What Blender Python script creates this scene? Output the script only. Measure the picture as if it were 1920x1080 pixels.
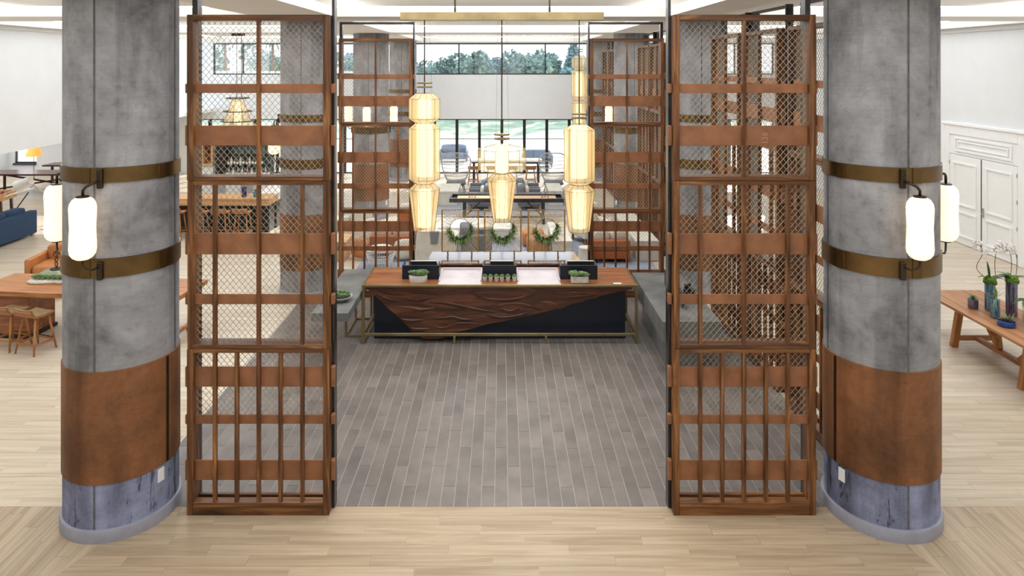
import bpy, math, random
from mathutils import Vector, Matrix, noise

for _o in list(bpy.data.objects):
    bpy.data.objects.remove(_o)
SC = bpy.context.scene
COL = SC.collection
RN = random.Random(11)
PI = math.pi
EYE = 4.94          # camera height above the lobby floor (mezzanine)
FOC = 1290.0        # focal length in pixels of the 1920 px wide photograph

# ------------------------------------------------------------------ camera, light, exposure
cam = bpy.data.cameras.new('camera')
cam.sensor_width = 36.0
cam.lens = FOC / 1920.0 * 36.0
cam.shift_x = 20.0 / 1920.0
cam.shift_y = -420.0 / 1920.0
cam.clip_end = 600
camo = bpy.data.objects.new('camera', cam)
camo.location = (0, 0, EYE)
camo.rotation_euler = (PI / 2, 0, 0)
COL.objects.link(camo)
SC.camera = camo
SC.view_settings.view_transform = 'Standard'
SC.view_settings.look = 'None'
SC.view_settings.gamma = 1.0
SC.view_settings.use_curve_mapping = False
SC.view_settings.exposure = 0.0
try:
    SC.cycles.use_denoising = True
    SC.cycles.max_bounces = 8
    SC.cycles.diffuse_bounces = 4
    SC.cycles.glossy_bounces = 3
    SC.cycles.transmission_bounces = 6
    SC.cycles.transparent_max_bounces = 16
    SC.cycles.sample_clamp_indirect = 6.0
    SC.cycles.caustics_reflective = False
    SC.cycles.caustics_refractive = False
except Exception:
    pass

w = bpy.data.worlds.new('sky')
SC.world = w
w.use_nodes = True
nt = w.node_tree
bg = nt.nodes['Background']
tc = nt.nodes.new('ShaderNodeTexCoord')
sx = nt.nodes.new('ShaderNodeSeparateXYZ')
rp = nt.nodes.new('ShaderNodeValToRGB')
rp.color_ramp.elements[0].position = 0.0
rp.color_ramp.elements[0].color = (.94, .97, 1.0, 1)
rp.color_ramp.elements[1].position = 0.55
rp.color_ramp.elements[1].color = (0.70, 0.84, 1.0, 1)
nt.links.new(tc.outputs['Generated'], sx.inputs[0])
nt.links.new(sx.outputs['Z'], rp.inputs[0])
nt.links.new(rp.outputs[0], bg.inputs[0])
bg.inputs[1].default_value = 2.1

sun = bpy.data.lights.new('sun', 'SUN')
sun.energy = 9.0
sun.angle = 0.01
sun.color = (1.0, 0.95, 0.86)
suno = bpy.data.objects.new('sun', sun)
COL.objects.link(suno)
_d = Vector((-0.42, -1.0, -0.52))
suno.rotation_euler = _d.to_track_quat('-Z', 'Y').to_euler()

CEIL_LIGHT = 150.0
def coffer_light(x, y, sx_, sy_, e):
    l = bpy.data.lights.new('cove_glow', 'AREA')
    l.shape = 'RECTANGLE'; l.size = sx_; l.size_y = sy_
    l.energy = e; l.color = (0.95, 0.98, 1.0)
    o = bpy.data.objects.new('cove_glow', l)
    o.location = (x, y, 6.36)
    COL.objects.link(o)
for (x0, x1) in ((-12.3, -5.05), (-3.44, 3.44), (5.05, 12.3)):
    for (y0, y1, k) in ((-3.4, .4, 1.0), (1.5, 6.95, 1.2), (8.55, 14.2, 1.7), (15.8, 21.4, 1.6), (23.0, 30.1, .8)):
        coffer_light((x0 + x1) / 2, (y0 + y1) / 2, x1 - x0 - .6, y1 - y0 - .6, k * (1.35 if abs(x0 + x1) < 1 else .80) * CEIL_LIGHT * (x1 - x0) * (y1 - y0) / 38.0)

for (x, y) in ((-17.5, 12.0), (-17.5, 20.0), (-20.0, 27.0)):  # fill lamps added to brighten the left room, not known fixtures
    l = bpy.data.lights.new('left_room_fill', 'AREA'); l.shape = 'RECTANGLE'; l.size = 4.0; l.size_y = 4.0
    l.energy = 120.0; l.color = (.95, .98, 1.0)
    o = bpy.data.objects.new('left_room_fill', l); o.location = (x, y, 2.78); COL.objects.link(o)

# ------------------------------------------------------------------ mesh helpers
class MB:
    def __init__(s):
        s.v = []; s.f = []
    def add(s, vs, fs):
        n = len(s.v)
        s.v += [tuple(p) for p in vs]
        s.f += [tuple(i + n for i in f) for f in fs]
        return s
    def box(s, x0, x1, y0, y1, z0, z1):
        return s.add([(x0, y0, z0), (x1, y0, z0), (x1, y1, z0), (x0, y1, z0), (x0, y0, z1), (x1, y0, z1), (x1, y1, z1), (x0, y1, z1)],
                     [(0, 3, 2, 1), (4, 5, 6, 7), (0, 1, 5, 4), (1, 2, 6, 5), (2, 3, 7, 6), (3, 0, 4, 7)])
    def cbox(s, x0, x1, y0, y1, z0, z1, c=0.004, M=None):
        c = min(c, (x1 - x0) * .3, (y1 - y0) * .3, (z1 - z0) * .3)
        X = (x0, x1); Y = (y0, y1); Z = (z0, z1)
        vs = []; idx = {}
        for i in (0, 1):
            for j in (0, 1):
                for k in (0, 1):
                    dx = c if i == 0 else -c; dy = c if j == 0 else -c; dz = c if k == 0 else -c
                    for a, p in enumerate(((X[i], Y[j] + dy, Z[k] + dz), (X[i] + dx, Y[j], Z[k] + dz), (X[i] + dx, Y[j] + dy, Z[k]))):
                        idx[i, j, k, a] = len(vs); vs.append(p)
        fs = []
        for i in (0, 1):
            q = [(i, 0, 0, 0), (i, 1, 0, 0), (i, 1, 1, 0), (i, 0, 1, 0)]
            fs.append([idx[t] for t in (q if i else q[::-1])])
            q = [(0, i, 0, 1), (0, i, 1, 1), (1, i, 1, 1), (1, i, 0, 1)]
            fs.append([idx[t] for t in (q if i else q[::-1])])
            q = [(0, 0, i, 2), (1, 0, i, 2), (1, 1, i, 2), (0, 1, i, 2)]
            fs.append([idx[t] for t in (q if i else q[::-1])])
        ctr = Vector(((x0 + x1) / 2, (y0 + y1) / 2, (z0 + z1) / 2))
        def orient(f):
            a, b, d = (Vector(vs[f[t]]) for t in (0, 1, 2))
            m = sum((Vector(vs[t]) for t in f), Vector()) / len(f)
            return f if (b - a).cross(d - a).dot(m - ctr) > 0 else f[::-1]
        for i in (0, 1):
            for j in (0, 1):
                fs.append(orient([idx[i, j, 0, 0], idx[i, j, 1, 0], idx[i, j, 1, 1], idx[i, j, 0, 1]]))
                fs.append(orient([idx[i, 0, j, 0], idx[i, 1, j, 0], idx[i, 1, j, 2], idx[i, 0, j, 2]]))
                fs.append(orient([idx[0, i, j, 1], idx[1, i, j, 1], idx[1, i, j, 2], idx[0, i, j, 2]]))
                for k in (0, 1):
                    fs.append(orient([idx[i, j, k, 0], idx[i, j, k, 1], idx[i, j, k, 2]]))
        if M is not None:
            vs = [M @ Vector(p) for p in vs]
        return s.add(vs, fs)
    def tube(s, pts, r, n=8, closed=False, cap=True):
        pts = [Vector(p) for p in pts]; m = len(pts)
        rs = r if isinstance(r, (list, tuple)) else [r] * m
        vs = []; up = None
        for i, p in enumerate(pts):
            a = pts[i - 1] if (i > 0 or closed) else p
            b = pts[(i + 1) % m] if (i < m - 1 or closed) else p
            t = (b - a)
            t = t.normalized() if t.length > 1e-9 else Vector((0, 0, 1))
            if up is None:
                up = Vector((0, 0, 1)) if abs(t.z) < .9 else Vector((1, 0, 0))
            u = t.cross(up)
            if u.length < 1e-6:
                u = t.cross(Vector((0.3, 1, 0.2)))
            u.normalize(); v = u.cross(t).normalized(); up = v
            for k in range(n):
                a_ = 2 * PI * (k + .5) / n
                vs.append(p + (u * math.cos(a_) + v * math.sin(a_)) * rs[i])
        fs = []
        for i in range(m if closed else m - 1):
            j = (i + 1) % m
            for k in range(n):
                l = (k + 1) % n
                fs.append((i * n + k, j * n + k, j * n + l, i * n + l))
        if cap and not closed:
            fs.append(tuple(range(n))); fs.append(tuple((m - 1) * n + k for k in range(n))[::-1])
        return s.add(vs, fs)
    def bar(s, a, b, wx, wy, up=(0, 0, 1), taper=1.0):
        a = Vector(a); b = Vector(b); t = (b - a).normalized(); up = Vector(up)
        if abs(t.dot(up)) > .95:
            up = Vector((0, 1, 0))
        u = t.cross(up).normalized(); v = u.cross(t)
        vs = []
        for p, k in ((a, 1.0), (b, taper)):
            for su, sv in ((-1, -1), (1, -1), (1, 1), (-1, 1)):
                vs.append(p + u * su * wx / 2 * k + v * sv * wy / 2 * k)
        return s.add(vs, [(0, 1, 2, 3), (7, 6, 5, 4), (0, 4, 5, 1), (1, 5, 6, 2), (2, 6, 7, 3), (3, 7, 4, 0)])
    def lathe(s, prof, n=24, c=(0, 0, 0), cap=True, a0=0.0):
        vs = []
        for (r, z) in prof:
            for k in range(n):
                a = a0 + 2 * PI * k / n
                vs.append((c[0] + r * math.cos(a), c[1] + r * math.sin(a), c[2] + z))
        fs = []
        for i in range(len(prof) - 1):
            for k in range(n):
                l = (k + 1) % n
                fs.append((i * n + k, i * n + l, (i + 1) * n + l, (i + 1) * n + k))
        if cap:
            fs.append(tuple(range(n))[::-1]); fs.append(tuple((len(prof) - 1) * n + k for k in range(n)))
        return s.add(vs, fs)
    def prism(s, poly, z0, z1):
        n = len(poly)
        area = sum(poly[i][0] * poly[(i + 1) % n][1] - poly[(i + 1) % n][0] * poly[i][1] for i in range(n))
        if area < 0:
            poly = poly[::-1]
        vs = [(p[0], p[1], z0) for p in poly] + [(p[0], p[1], z1) for p in poly]
        fs = [tuple(range(n))[::-1], tuple(range(n, 2 * n))]
        for i in range(n):
            j = (i + 1) % n
            fs.append((i, j, n + j, n + i))
        return s.add(vs, fs)
    def prism_xz(s, poly, y0, y1):
        n = len(poly)
        vs = [(p[0], y0, p[1]) for p in poly] + [(p[0], y1, p[1]) for p in poly]
        fs = [tuple(range(n)), tuple(range(n, 2 * n))[::-1]]
        for i in range(n):
            j = (i + 1) % n
            fs.append((j, i, n + i, n + j))
        return s.add(vs, fs)
    def sphere(s, c, r, nu=10, nv=7, sq=(1, 1, 1), wob=0.0, seed=0):
        vs = []; fs = []
        for i in range(nv + 1):
            t = PI * i / nv
            for k in range(nu):
                a = 2 * PI * k / nu
                d = Vector((math.sin(t) * math.cos(a), math.sin(t) * math.sin(a), math.cos(t)))
                q = r * (1 + wob * noise.noise(d * 2.3 + Vector((seed, seed * 1.7, 0))))
                vs.append((c[0] + d.x * q * sq[0], c[1] + d.y * q * sq[1], c[2] + d.z * q * sq[2]))
        for i in range(nv):
            for k in range(nu):
                l = (k + 1) % nu
                fs.append((i * nu + k, (i + 1) * nu + k, (i + 1) * nu + l, i * nu + l))
        return s.add(vs, fs)
    def cushion(s, x0, x1, y0, y1, z0, z1, p=4.0, n=10, M=None):
        """soft rounded block (superellipsoid)"""
        cx, cy, cz = (x0 + x1) / 2, (y0 + y1) / 2, (z0 + z1) / 2
        hx, hy, hz = (x1 - x0) / 2, (y1 - y0) / 2, (z1 - z0) / 2
        vs = []; fs = []
        def sp(v, e):
            return math.copysign(abs(v) ** e, v)
        nu = n * 2; nv = n
        for i in range(nv + 1):
            t = -PI / 2 + PI * i / nv
            for k in range(nu):
                a = 2 * PI * (k + .5) / nu
                e = 2.0 / p
                q = Vector((cx + hx * sp(math.cos(t), e) * sp(math.cos(a), e), cy + hy * sp(math.cos(t), e) * sp(math.sin(a), e), cz + hz * sp(math.sin(t), e)))
                vs.append(M @ q if M is not None else q)
        for i in range(nv):
            for k in range(nu):
                l = (k + 1) % nu
                fs.append((i * nu + k, i * nu + l, (i + 1) * nu + l, (i + 1) * nu + k))
        return s.add(vs, fs)
    def sheet(s, fn, nu, nv, th):
        """two-sided curved panel of thickness th, fn(u,v) in 0..1"""
        P = [[Vector(fn(i / nu, j / nv)) for j in range(nv + 1)] for i in range(nu + 1)]
        top = []; bot = []
        for i in range(nu + 1):
            for j in range(nv + 1):
                a = P[min(i + 1, nu)][j] - P[max(i - 1, 0)][j]
                b = P[i][min(j + 1, nv)] - P[i][max(j - 1, 0)]
                nrm = a.cross(b)
                nrm = nrm.normalized() if nrm.length > 1e-9 else Vector((0, 0, 1))
                top.append(P[i][j] + nrm * th / 2); bot.append(P[i][j] - nrm * th / 2)
        N = len(top); W = nv + 1; fs = []
        for i in range(nu):
            for j in range(nv):
                a = i * W + j
                fs.append((a, a + W, a + W + 1, a + 1)); fs.append((N + a, N + a + 1, N + a + W + 1, N + a + W))
        edge = [i * W for i in range(nu + 1)] + [nu * W + j for j in range(1, W)] + [i * W + nv for i in range(nu - 1, -1, -1)] + [j for j in range(nv - 1, 0, -1)]
        for i in range(len(edge)):
            a = edge[i]; b = edge[(i + 1) % len(edge)]
            fs.append((b, a, N + a, N + b))
        return s.add(top + bot, fs)
    def blade(s, base, d, L, wd, droop=.3, seg=4, up=(0, 0, 1), roll=0):
        """tapering leaf blade with a fold, bending downwards"""
        base = Vector(base); d = Vector(d).normalized(); side = d.cross(Vector(up))
        if side.length < 1e-3:
            side = Vector((1, 0, 0))
        side.normalize(); nrm = side.cross(d).normalized()
        vs = []; fs = []
        for i in range(seg + 1):
            t = i / seg
            c = base + d * L * t + Vector((0, 0, -1)) * droop * L * t * t
            wv = wd * (math.sin(PI * min(1, .18 + .82 * t)) ** .7 if t < 1 else 0.02)
            vs += [c - side * wv / 2 + nrm * wv * .18, c, c + side * wv / 2 + nrm * wv * .18]
        for i in range(seg):
            a = i * 3
            fs += [(a, a + 1, a + 4, a + 3), (a + 1, a + 2, a + 5, a + 4)]
        return s.add(vs, fs)
    def build(s, name, m, parent=None, smooth=False, loc=None, label=None, kind=None, auto=None):
        me = bpy.data.meshes.new(name)
        me.from_pydata(s.v, [], s.f)
        me.update()
        if smooth:
            me.polygons.foreach_set('use_smooth', [True] * len(me.polygons))
            if auto:
                try:
                    me.set_sharp_from_angle(angle=auto)
                except Exception:
                    pass
        if m is not None:
            me.materials.append(m)
        o = bpy.data.objects.new(name, me)
        COL.objects.link(o)
        if parent is not None:
            o.parent = parent
        if loc is not None:
            o.location = loc
        if label:
            o['label'] = label
        if kind:
            o['kind'] = kind
        return o

def tag(o, label=None, cat=None, group=None, kind=None):
    if label: o['label'] = label
    if cat: o['category'] = cat
    if group: o['group'] = group
    if kind: o['kind'] = kind
    return o
def thing(name, label, cat, loc=(0, 0, 0), rz=0.0, group=None):
    o = bpy.data.objects.new(name, None)
    o.empty_display_size = .1
    o.location = loc; o.rotation_euler = (0, 0, rz)
    COL.objects.link(o)
    return tag(o, label, cat, group)
def dup(root, loc=None, rz=None, label=None, group=None, scale=None):
    def rec(o, par):
        c = o.copy(); COL.objects.link(c)
        if par is not None:
            c.parent = par
        for ch in list(o.children):
            rec(ch, c)
        return c
    r = rec(root, None)
    if loc is not None: r.location = loc
    if rz is not None: r.rotation_euler = (0, 0, rz)
    if label: r['label'] = label
    if group: r['group'] = group
    if scale: r.scale = (scale,) * 3 if not isinstance(scale, tuple) else scale
    return r
def struct(name, mb, m, parent=None, smooth=False):
    o = mb.build(name, m, parent, smooth)
    if parent is None:
        o['kind'] = 'structure'
    return o
def fpt(px, py, z=0.0):
    """floor-plan position of a point seen at (px,py) whose height is z"""
    s = (py - 120.0) / (EYE - z)
    return ((px - 940.0) / s, FOC / s)
def clip(poly, a, b, c):
    """keep the part of a convex polygon where a*x+b*y<=c"""
    out = []
    for i in range(len(poly)):
        p = poly[i]; q = poly[(i + 1) % len(poly)]
        dp = a * p[0] + b * p[1] - c; dq = a * q[0] + b * q[1] - c
        if dp <= 0: out.append(p)
        if dp * dq < 0:
            t = dp / (dp - dq)
            out.append((p[0] + (q[0] - p[0]) * t, p[1] + (q[1] - p[1]) * t))
    return out

# ------------------------------------------------------------------ materials
def lin(c):
    if isinstance(c, str):
        c = tuple(int(c[i:i + 2], 16) for i in (0, 2, 4))
    r = []
    for v in c:
        v /= 255.0
        r.append(v / 12.92 if v <= .04045 else ((v + .055) / 1.055) ** 2.4)
    return tuple(r) + (1.0,)
def newmat(name):
    m = bpy.data.materials.new(name); m.use_nodes = True
    return m, m.node_tree, m.node_tree.nodes['Principled BSDF']
def coords(nt, scale, rnd=True, gen='Object'):
    t = nt.nodes.new('ShaderNodeTexCoord'); mp = nt.nodes.new('ShaderNodeMapping')
    mp.inputs['Scale'].default_value = scale
    if rnd:
        oi = nt.nodes.new('ShaderNodeObjectInfo'); mu = nt.nodes.new('ShaderNodeMath'); mu.operation = 'MULTIPLY'; mu.inputs[1].default_value = 53.0
        ad = nt.nodes.new('ShaderNodeVectorMath'); ad.operation = 'ADD'
        nt.links.new(oi.outputs['Random'], mu.inputs[0])
        nt.links.new(t.outputs[gen], ad.inputs[0]); nt.links.new(mu.outputs[0], ad.inputs[1])
        nt.links.new(ad.outputs[0], mp.inputs['Vector'])
    else:
        nt.links.new(t.outputs[gen], mp.inputs['Vector'])
    return mp.outputs[0]
def nnoise(nt, vec, scale=1.0, detail=5.0, rough=.6, dist=0.0):
    n = nt.nodes.new('ShaderNodeTexNoise')
    n.inputs['Scale'].default_value = scale; n.inputs['Detail'].default_value = detail
    n.inputs['Roughness'].default_value = rough; n.inputs['Distortion'].default_value = dist
    nt.links.new(vec, n.inputs['Vector'])
    return n.outputs[0]
def ramp(nt, fac, stops):
    r = nt.nodes.new('ShaderNodeValToRGB'); e = r.color_ramp.elements
    while len(e) < len(stops):
        e.new(.5)
    for i, (p, c) in enumerate(stops):
        e[i].position = p; e[i].color = c if len(c) == 4 and max(c) <= 1.0 and not isinstance(c, str) else lin(c)
    nt.links.new(fac, r.inputs[0])
    return r.outputs[0]
def mixc(nt, fac, a, b, mode='MIX'):
    m = nt.nodes.new('ShaderNodeMix'); m.data_type = 'RGBA'; m.blend_type = mode
    for s, v in ((0, fac), (6, a), (7, b)):
        if isinstance(v, (int, float)): m.inputs[s].default_value = v
        elif isinstance(v, tuple): m.inputs[s].default_value = v
        else: nt.links.new(v, m.inputs[s])
    return m.outputs[2]
def bump(nt, bsdf, h, strength=.2, dist=.01):
    b = nt.nodes.new('ShaderNodeBump'); b.inputs['Strength'].default_value = strength; b.inputs['Distance'].default_value = dist
    nt.links.new(h, b.inputs['Height']); nt.links.new(b.outputs[0], bsdf.inputs['Normal'])
def sc(c, k):
    return tuple(min(255, v * k) for v in (c if not isinstance(c, str) else tuple(int(c[i:i + 2], 16) for i in (0, 2, 4))))
def plain(name, c, rough=.5, metal=0.0, var=.12, nscale=6.0, bmp=0.0, objvar=0.0, spec=None, coat=0.0):
    m, nt, b = newmat(name)
    v = coords(nt, (1, 1, 1))
    n = nnoise(nt, v, nscale, 5)
    col = ramp(nt, n, [(.3, lin(sc(c, 1 - var))), (.7, lin(sc(c, 1 + var)))])
    if objvar:
        oi = nt.nodes.new('ShaderNodeObjectInfo')
        k = ramp(nt, oi.outputs['Random'], [(0, (1 - objvar,) * 3 + (1,)), (1, (1, 1, 1, 1))])
        col = mixc(nt, 1.0, col, k, 'MULTIPLY')
    nt.links.new(col, b.inputs['Base Color'])
    b.inputs['Roughness'].default_value = rough; b.inputs['Metallic'].default_value = metal
    if spec is not None: b.inputs['Specular IOR Level'].default_value = spec
    if coat: b.inputs['Coat Weight'].default_value = coat
    if bmp:
        n2 = nnoise(nt, v, nscale * 12, 3)
        bump(nt, b, n2, bmp, .004)
    return m
def wood(name, cs, axis='z', rough=.42, f=11.0, along=.75, objvar=.28, bmp=.15, spec=.4, lo=.30, hi=.72, fine=.26):
    m, nt, b = newmat(name)
    s = {'x': (along, f, f), 'y': (f, along, f), 'z': (f, f, along)}[axis]
    v = coords(nt, s)
    n = nnoise(nt, v, 1.0, 6, .62, 1.1)
    col = ramp(nt, n, [(lo, lin(cs[0])), ((lo + hi) / 2, lin(cs[1])), (hi, lin(cs[2]))])
    v2 = coords(nt, tuple(k * 7 if k > 1 else k * 2 for k in s))
    n2 = nnoise(nt, v2, 1.0, 4, .6)
    g = ramp(nt, n2, [(.25, (1 - fine, 1 - fine, 1 - fine, 1)), (.65, (1, 1, 1, 1))])
    col = mixc(nt, 1.0, col, g, 'MULTIPLY')
    oi = nt.nodes.new('ShaderNodeObjectInfo')
    k = ramp(nt, oi.outputs['Random'], [(0, (1 - objvar, 1 - objvar, 1 - objvar, 1)), (1, (1, 1, 1, 1))])
    col = mixc(nt, 1.0, col, k, 'MULTIPLY')
    nt.links.new(col, b.inputs['Base Color'])
    b.inputs['Roughness'].default_value = rough; b.inputs['Specular IOR Level'].default_value = spec
    if bmp: bump(nt, b, n2, bmp, .003)
    return m
def concrete(name, c, dark, rough=.75, streak=True, drip=0.0):
    m, nt, b = newmat(name)
    v = coords(nt, (1, 1, 1), rnd=False)
    n1 = nnoise(nt, v, 1.3, 8, .66, .3)
    n2 = nnoise(nt, v, 9.0, 8, .72, .2)
    vz = coords(nt, (3.2, 3.2, .28), rnd=False)
    n3 = nnoise(nt, vz, 1.0, 6, .6, .4)
    vh = coords(nt, (3.0, 3.0, 46.0), rnd=False)
    n4 = nnoise(nt, vh, 1.0, 5, .6, .8)
    base = ramp(nt, n1, [(.33, lin(sc(c, .70))), (.5, lin(c)), (.68, lin(sc(c, 1.18)))])
    st = ramp(nt, n3, [(.30, lin(sc(dark, .9))), (.52, (1, 1, 1, 1))])
    base = mixc(nt, .46 if streak else .2, base, st, 'MULTIPLY')
    sp = ramp(nt, n2, [(.33, (.40, .39, .39, 1)), (.47, (1, 1, 1, 1))])
    base = mixc(nt, .34, base, sp, 'MULTIPLY')
    hz = ramp(nt, n4, [(.30, (.62, .62, .63, 1)), (.55, (1, 1, 1, 1))])
    base = mixc(nt, .26, base, hz, 'MULTIPLY')
    if drip:
        vd = coords(nt, (7.0, 7.0, 1.6), rnd=False)
        nd = nnoise(nt, vd, 1.0, 9, .74, .6)
        dr = ramp(nt, nd, [(.385, (.10, .10, .14, 1)), (.445, (1, 1, 1, 1))])
        base = mixc(nt, drip, base, dr, 'MULTIPLY')
    nt.links.new(base, b.inputs['Base Color'])
    b.inputs['Roughness'].default_value = rough; b.inputs['Specular IOR Level'].default_value = .3
    bump(nt, b, n2, .25, .004)
    return m
def emis(name, c, strength, rough=.5):
    m, nt, b = newmat(name)
    n = nnoise(nt, coords(nt, (1, 1, 1)), 2.0, 2)
    col = ramp(nt, n, [(.3, lin(sc(c, .97))), (.7, lin(c))])
    nt.links.new(col, b.inputs['Emission Color']); nt.links.new(col, b.inputs['Base Color'])
    b.inputs['Emission Strength'].default_value = strength; b.inputs['Roughness'].default_value = rough
    return m
def brickmat(name, c1, c2, mortar, bw, bh, ms, rough=.4, spec=.4, rot=0.0, grain='x', off=.37):
    m, nt, b = newmat(name)
    t = nt.nodes.new('ShaderNodeTexCoord'); mp = nt.nodes.new('ShaderNodeMapping'); mp.inputs['Rotation'].default_value = (0, 0, rot)
    nt.links.new(t.outputs['Object'], mp.inputs['Vector'])
    br = nt.nodes.new('ShaderNodeTexBrick')
    br.offset = off; br.inputs['Scale'].default_value = 1.0
    br.inputs['Color1'].default_value = lin(c1); br.inputs['Color2'].default_value = lin(c2); br.inputs['Mortar'].default_value = lin(mortar)
    br.inputs['Mortar Size'].default_value = ms; br.inputs['Mortar Smooth'].default_value = .1
    br.inputs['Brick Width'].default_value = bw; br.inputs['Row Height'].default_value = bh; br.inputs['Bias'].default_value = 0.0
    nt.links.new(mp.outputs[0], br.inputs['Vector'])
    mp2 = nt.nodes.new('ShaderNodeMapping'); mp2.inputs['Scale'].default_value = (.8, 11, 1)
    nt.links.new(mp.outputs[0], mp2.inputs['Vector'])
    n = nnoise(nt, mp2.outputs[0], 1.0, 6, .6, .8)
    g = ramp(nt, n, [(.3, (.80, .78, .75, 1)), (.65, (1, 1, 1, 1))])
    col = mixc(nt, 1.0, br.outputs['Color'], g, 'MULTIPLY')
    nt.links.new(col, b.inputs['Base Color'])
    b.inputs['Roughness'].default_value = rough; b.inputs['Specular IOR Level'].default_value = spec
    return m
def glassmat(name, tint=(1, 1, 1, 1), gloss=.06, rough=.02):
    m = bpy.data.materials.new(name); m.use_nodes = True
    nt = m.node_tree; nt.nodes.clear()
    out = nt.nodes.new('ShaderNodeOutputMaterial'); mx = nt.nodes.new('ShaderNodeMixShader')
    tr = nt.nodes.new('ShaderNodeBsdfTransparent'); gl = nt.nodes.new('ShaderNodeBsdfGlossy')
    n = nnoise(nt, coords(nt, (1, 1, 1)), 3.0, 2)
    col = ramp(nt, n, [(.2, tuple(v * .985 for v in tint[:3]) + (1,)), (.8, tint)])
    nt.links.new(col, tr.inputs[0])
    gl.inputs['Roughness'].default_value = rough
    mx.inputs[0].default_value = gloss
    nt.links.new(tr.outputs[0], mx.inputs[1]); nt.links.new(gl.outputs[0], mx.inputs[2]); nt.links.new(mx.outputs[0], out.inputs[0])
    return m
def shademat(name, c, glow, transp, es):
    """thread-wrapped lamp shade: partly see-through, translucent and lit from inside"""
    m = bpy.data.materials.new(name); m.use_nodes = True
    nt = m.node_tree; nt.nodes.clear()
    out = nt.nodes.new('ShaderNodeOutputMaterial')
    tr = nt.nodes.new('ShaderNodeBsdfTransparent'); tl = nt.nodes.new('ShaderNodeBsdfTranslucent'); df = nt.nodes.new('ShaderNodeBsdfDiffuse'); em = nt.nodes.new('ShaderNodeEmission')
    n = nnoise(nt, coords(nt, (60, 60, .6)), 1.0, 3)
    col = ramp(nt, n, [(.3, lin(sc(c, .86))), (.7, lin(c))])
    nt.links.new(col, tl.inputs[0]); nt.links.new(col, df.inputs[0])
    em.inputs[0].default_value = lin(glow); em.inputs[1].default_value = es
    m1 = nt.nodes.new('ShaderNodeMixShader'); m1.inputs[0].default_value = .35
    nt.links.new(tl.outputs[0], m1.inputs[1]); nt.links.new(df.outputs[0], m1.inputs[2])
    ad = nt.nodes.new('ShaderNodeAddShader'); nt.links.new(m1.outputs[0], ad.inputs[0]); nt.links.new(em.outputs[0], ad.inputs[1])
    m2 = nt.nodes.new('ShaderNodeMixShader'); m2.inputs[0].default_value = transp
    nt.links.new(ad.outputs[0], m2.inputs[1]); nt.links.new(tr.outputs[0], m2.inputs[2]); nt.links.new(m2.outputs[0], out.inputs[0])
    return m

WALN = ((44, 25, 13), (114, 71, 38), (184, 127, 72))
M = {}
M['wood_z'] = wood('acacia_vertical', WALN, 'z')
M['wood_x'] = wood('acacia_horizontal', WALN, 'x')
M['leather_band'] = plain('saddle_leather', (140, 92, 60), .55, var=.12, nscale=5, bmp=.2, objvar=.12)
M['wire'] = plain('galvanised_wire', (158, 146, 128), .5, .0, var=.05)
M['steel'] = plain('blackened_steel', (74, 74, 77), .28, .9, var=.15)
M['black'] = plain('matt_black', (22, 21, 21), .5, var=.2)
M['brass'] = plain('antique_brass', (112, 88, 54), .36, .9, var=.14, nscale=3)
M['brassl'] = plain('brushed_brass', (150, 133, 96), .42, .85, var=.1, nscale=3)
M['bronze'] = plain('dark_bronze', (66, 54, 42), .4, .7, var=.12)
M['conc'] = concrete('board_formed_concrete', (146, 145, 148), (70, 66, 66))
M['conc_low'] = concrete('stained_concrete_blue_light', (136, 142, 170), (40, 40, 52), drip=.8)  # blue cast of mixed lighting put into the colour; dark drips are stains
M['seam'] = plain('concrete_seam', (92, 90, 90), .8, var=.2, nscale=9)
M['cor'] = concrete('rust_leather_wrap', (130, 86, 55), (84, 46, 26), .55)
M['basevinyl'] = plain('grey_vinyl_base', (150, 150, 162), .45, var=.05)
M['white'] = plain('white_plaster', (232, 235, 238), .85, var=.012, nscale=1.2)
M['ceil'] = plain('ceiling_paint', (244, 243, 240), .9, var=.012, nscale=1.0)
M['door'] = plain('white_gloss_paint', (250, 251, 252), .5, var=.012)
M['strip'] = emis('cove_led', (255, 251, 242), 10.0)
M['tile'] = plain('grey_tile', (120, 112, 107), .42, var=.13, nscale=2.2, objvar=.2, spec=.4)
M['grout'] = plain('pale_grout', (206, 200, 192), .8, var=.05)
PLK = ((154, 132, 105), (184, 163, 136), (201, 184, 159))
M['plank_x'] = wood('wood_plank_x', PLK, 'x', .38, 8, .42, .10, 0, .35, .26, .78, .10)
M['plank_lit'] = wood('wood_plank_side_lit', ((174, 156, 132), (204, 188, 165), (216, 203, 184)), 'x', .38, 8, .42, .06, 0, .35, .26, .78, .08)  # paler copy of the front planks, brighter side light put into its colour
M['plank_y'] = wood('wood_plank_y', PLK, 'y', .38, 8, .42, .10, 0, .35, .26, .78, .10)
M['floor_far'] = brickmat('wood_plank_floor', (217, 205, 187), (205, 191, 171), (180, 167, 148), 1.22, .1525, .004, .36, .35)
M['glass'] = glassmat('window_glass')
M['vglass'] = glassmat('vase_glass', (.93, .96, .97, 1), .12, .03)
M['frame_dark'] = plain('dark_window_frame', (52, 54, 60), .5, .2, var=.1)
M['opal'] = emis('opal_glass', (255, 228, 192), 1.25, .25)
M['navy'] = plain('navy_lacquer', (17, 26, 42), .35, var=.12, nscale=2)
M['slab'] = wood('carved_slab', ((40, 20, 12), (86, 47, 28), (126, 76, 48)), 'x', .24, 7, .8, .05, .1, .6)
M['desktop'] = wood('desk_top_wood', ((120, 66, 34), (166, 104, 64), (196, 136, 92)), 'x', .3, 10, .9, .05, .1, .5)
M['live'] = wood('live_edge_wood', ((40, 20, 12), (84, 44, 26), (120, 70, 44)), 'x', .13, 8, .7, .05, .1, 1.0)
M['live'].node_tree.nodes['Principled BSDF'].inputs['Coat Weight'].default_value = 1.0
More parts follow.
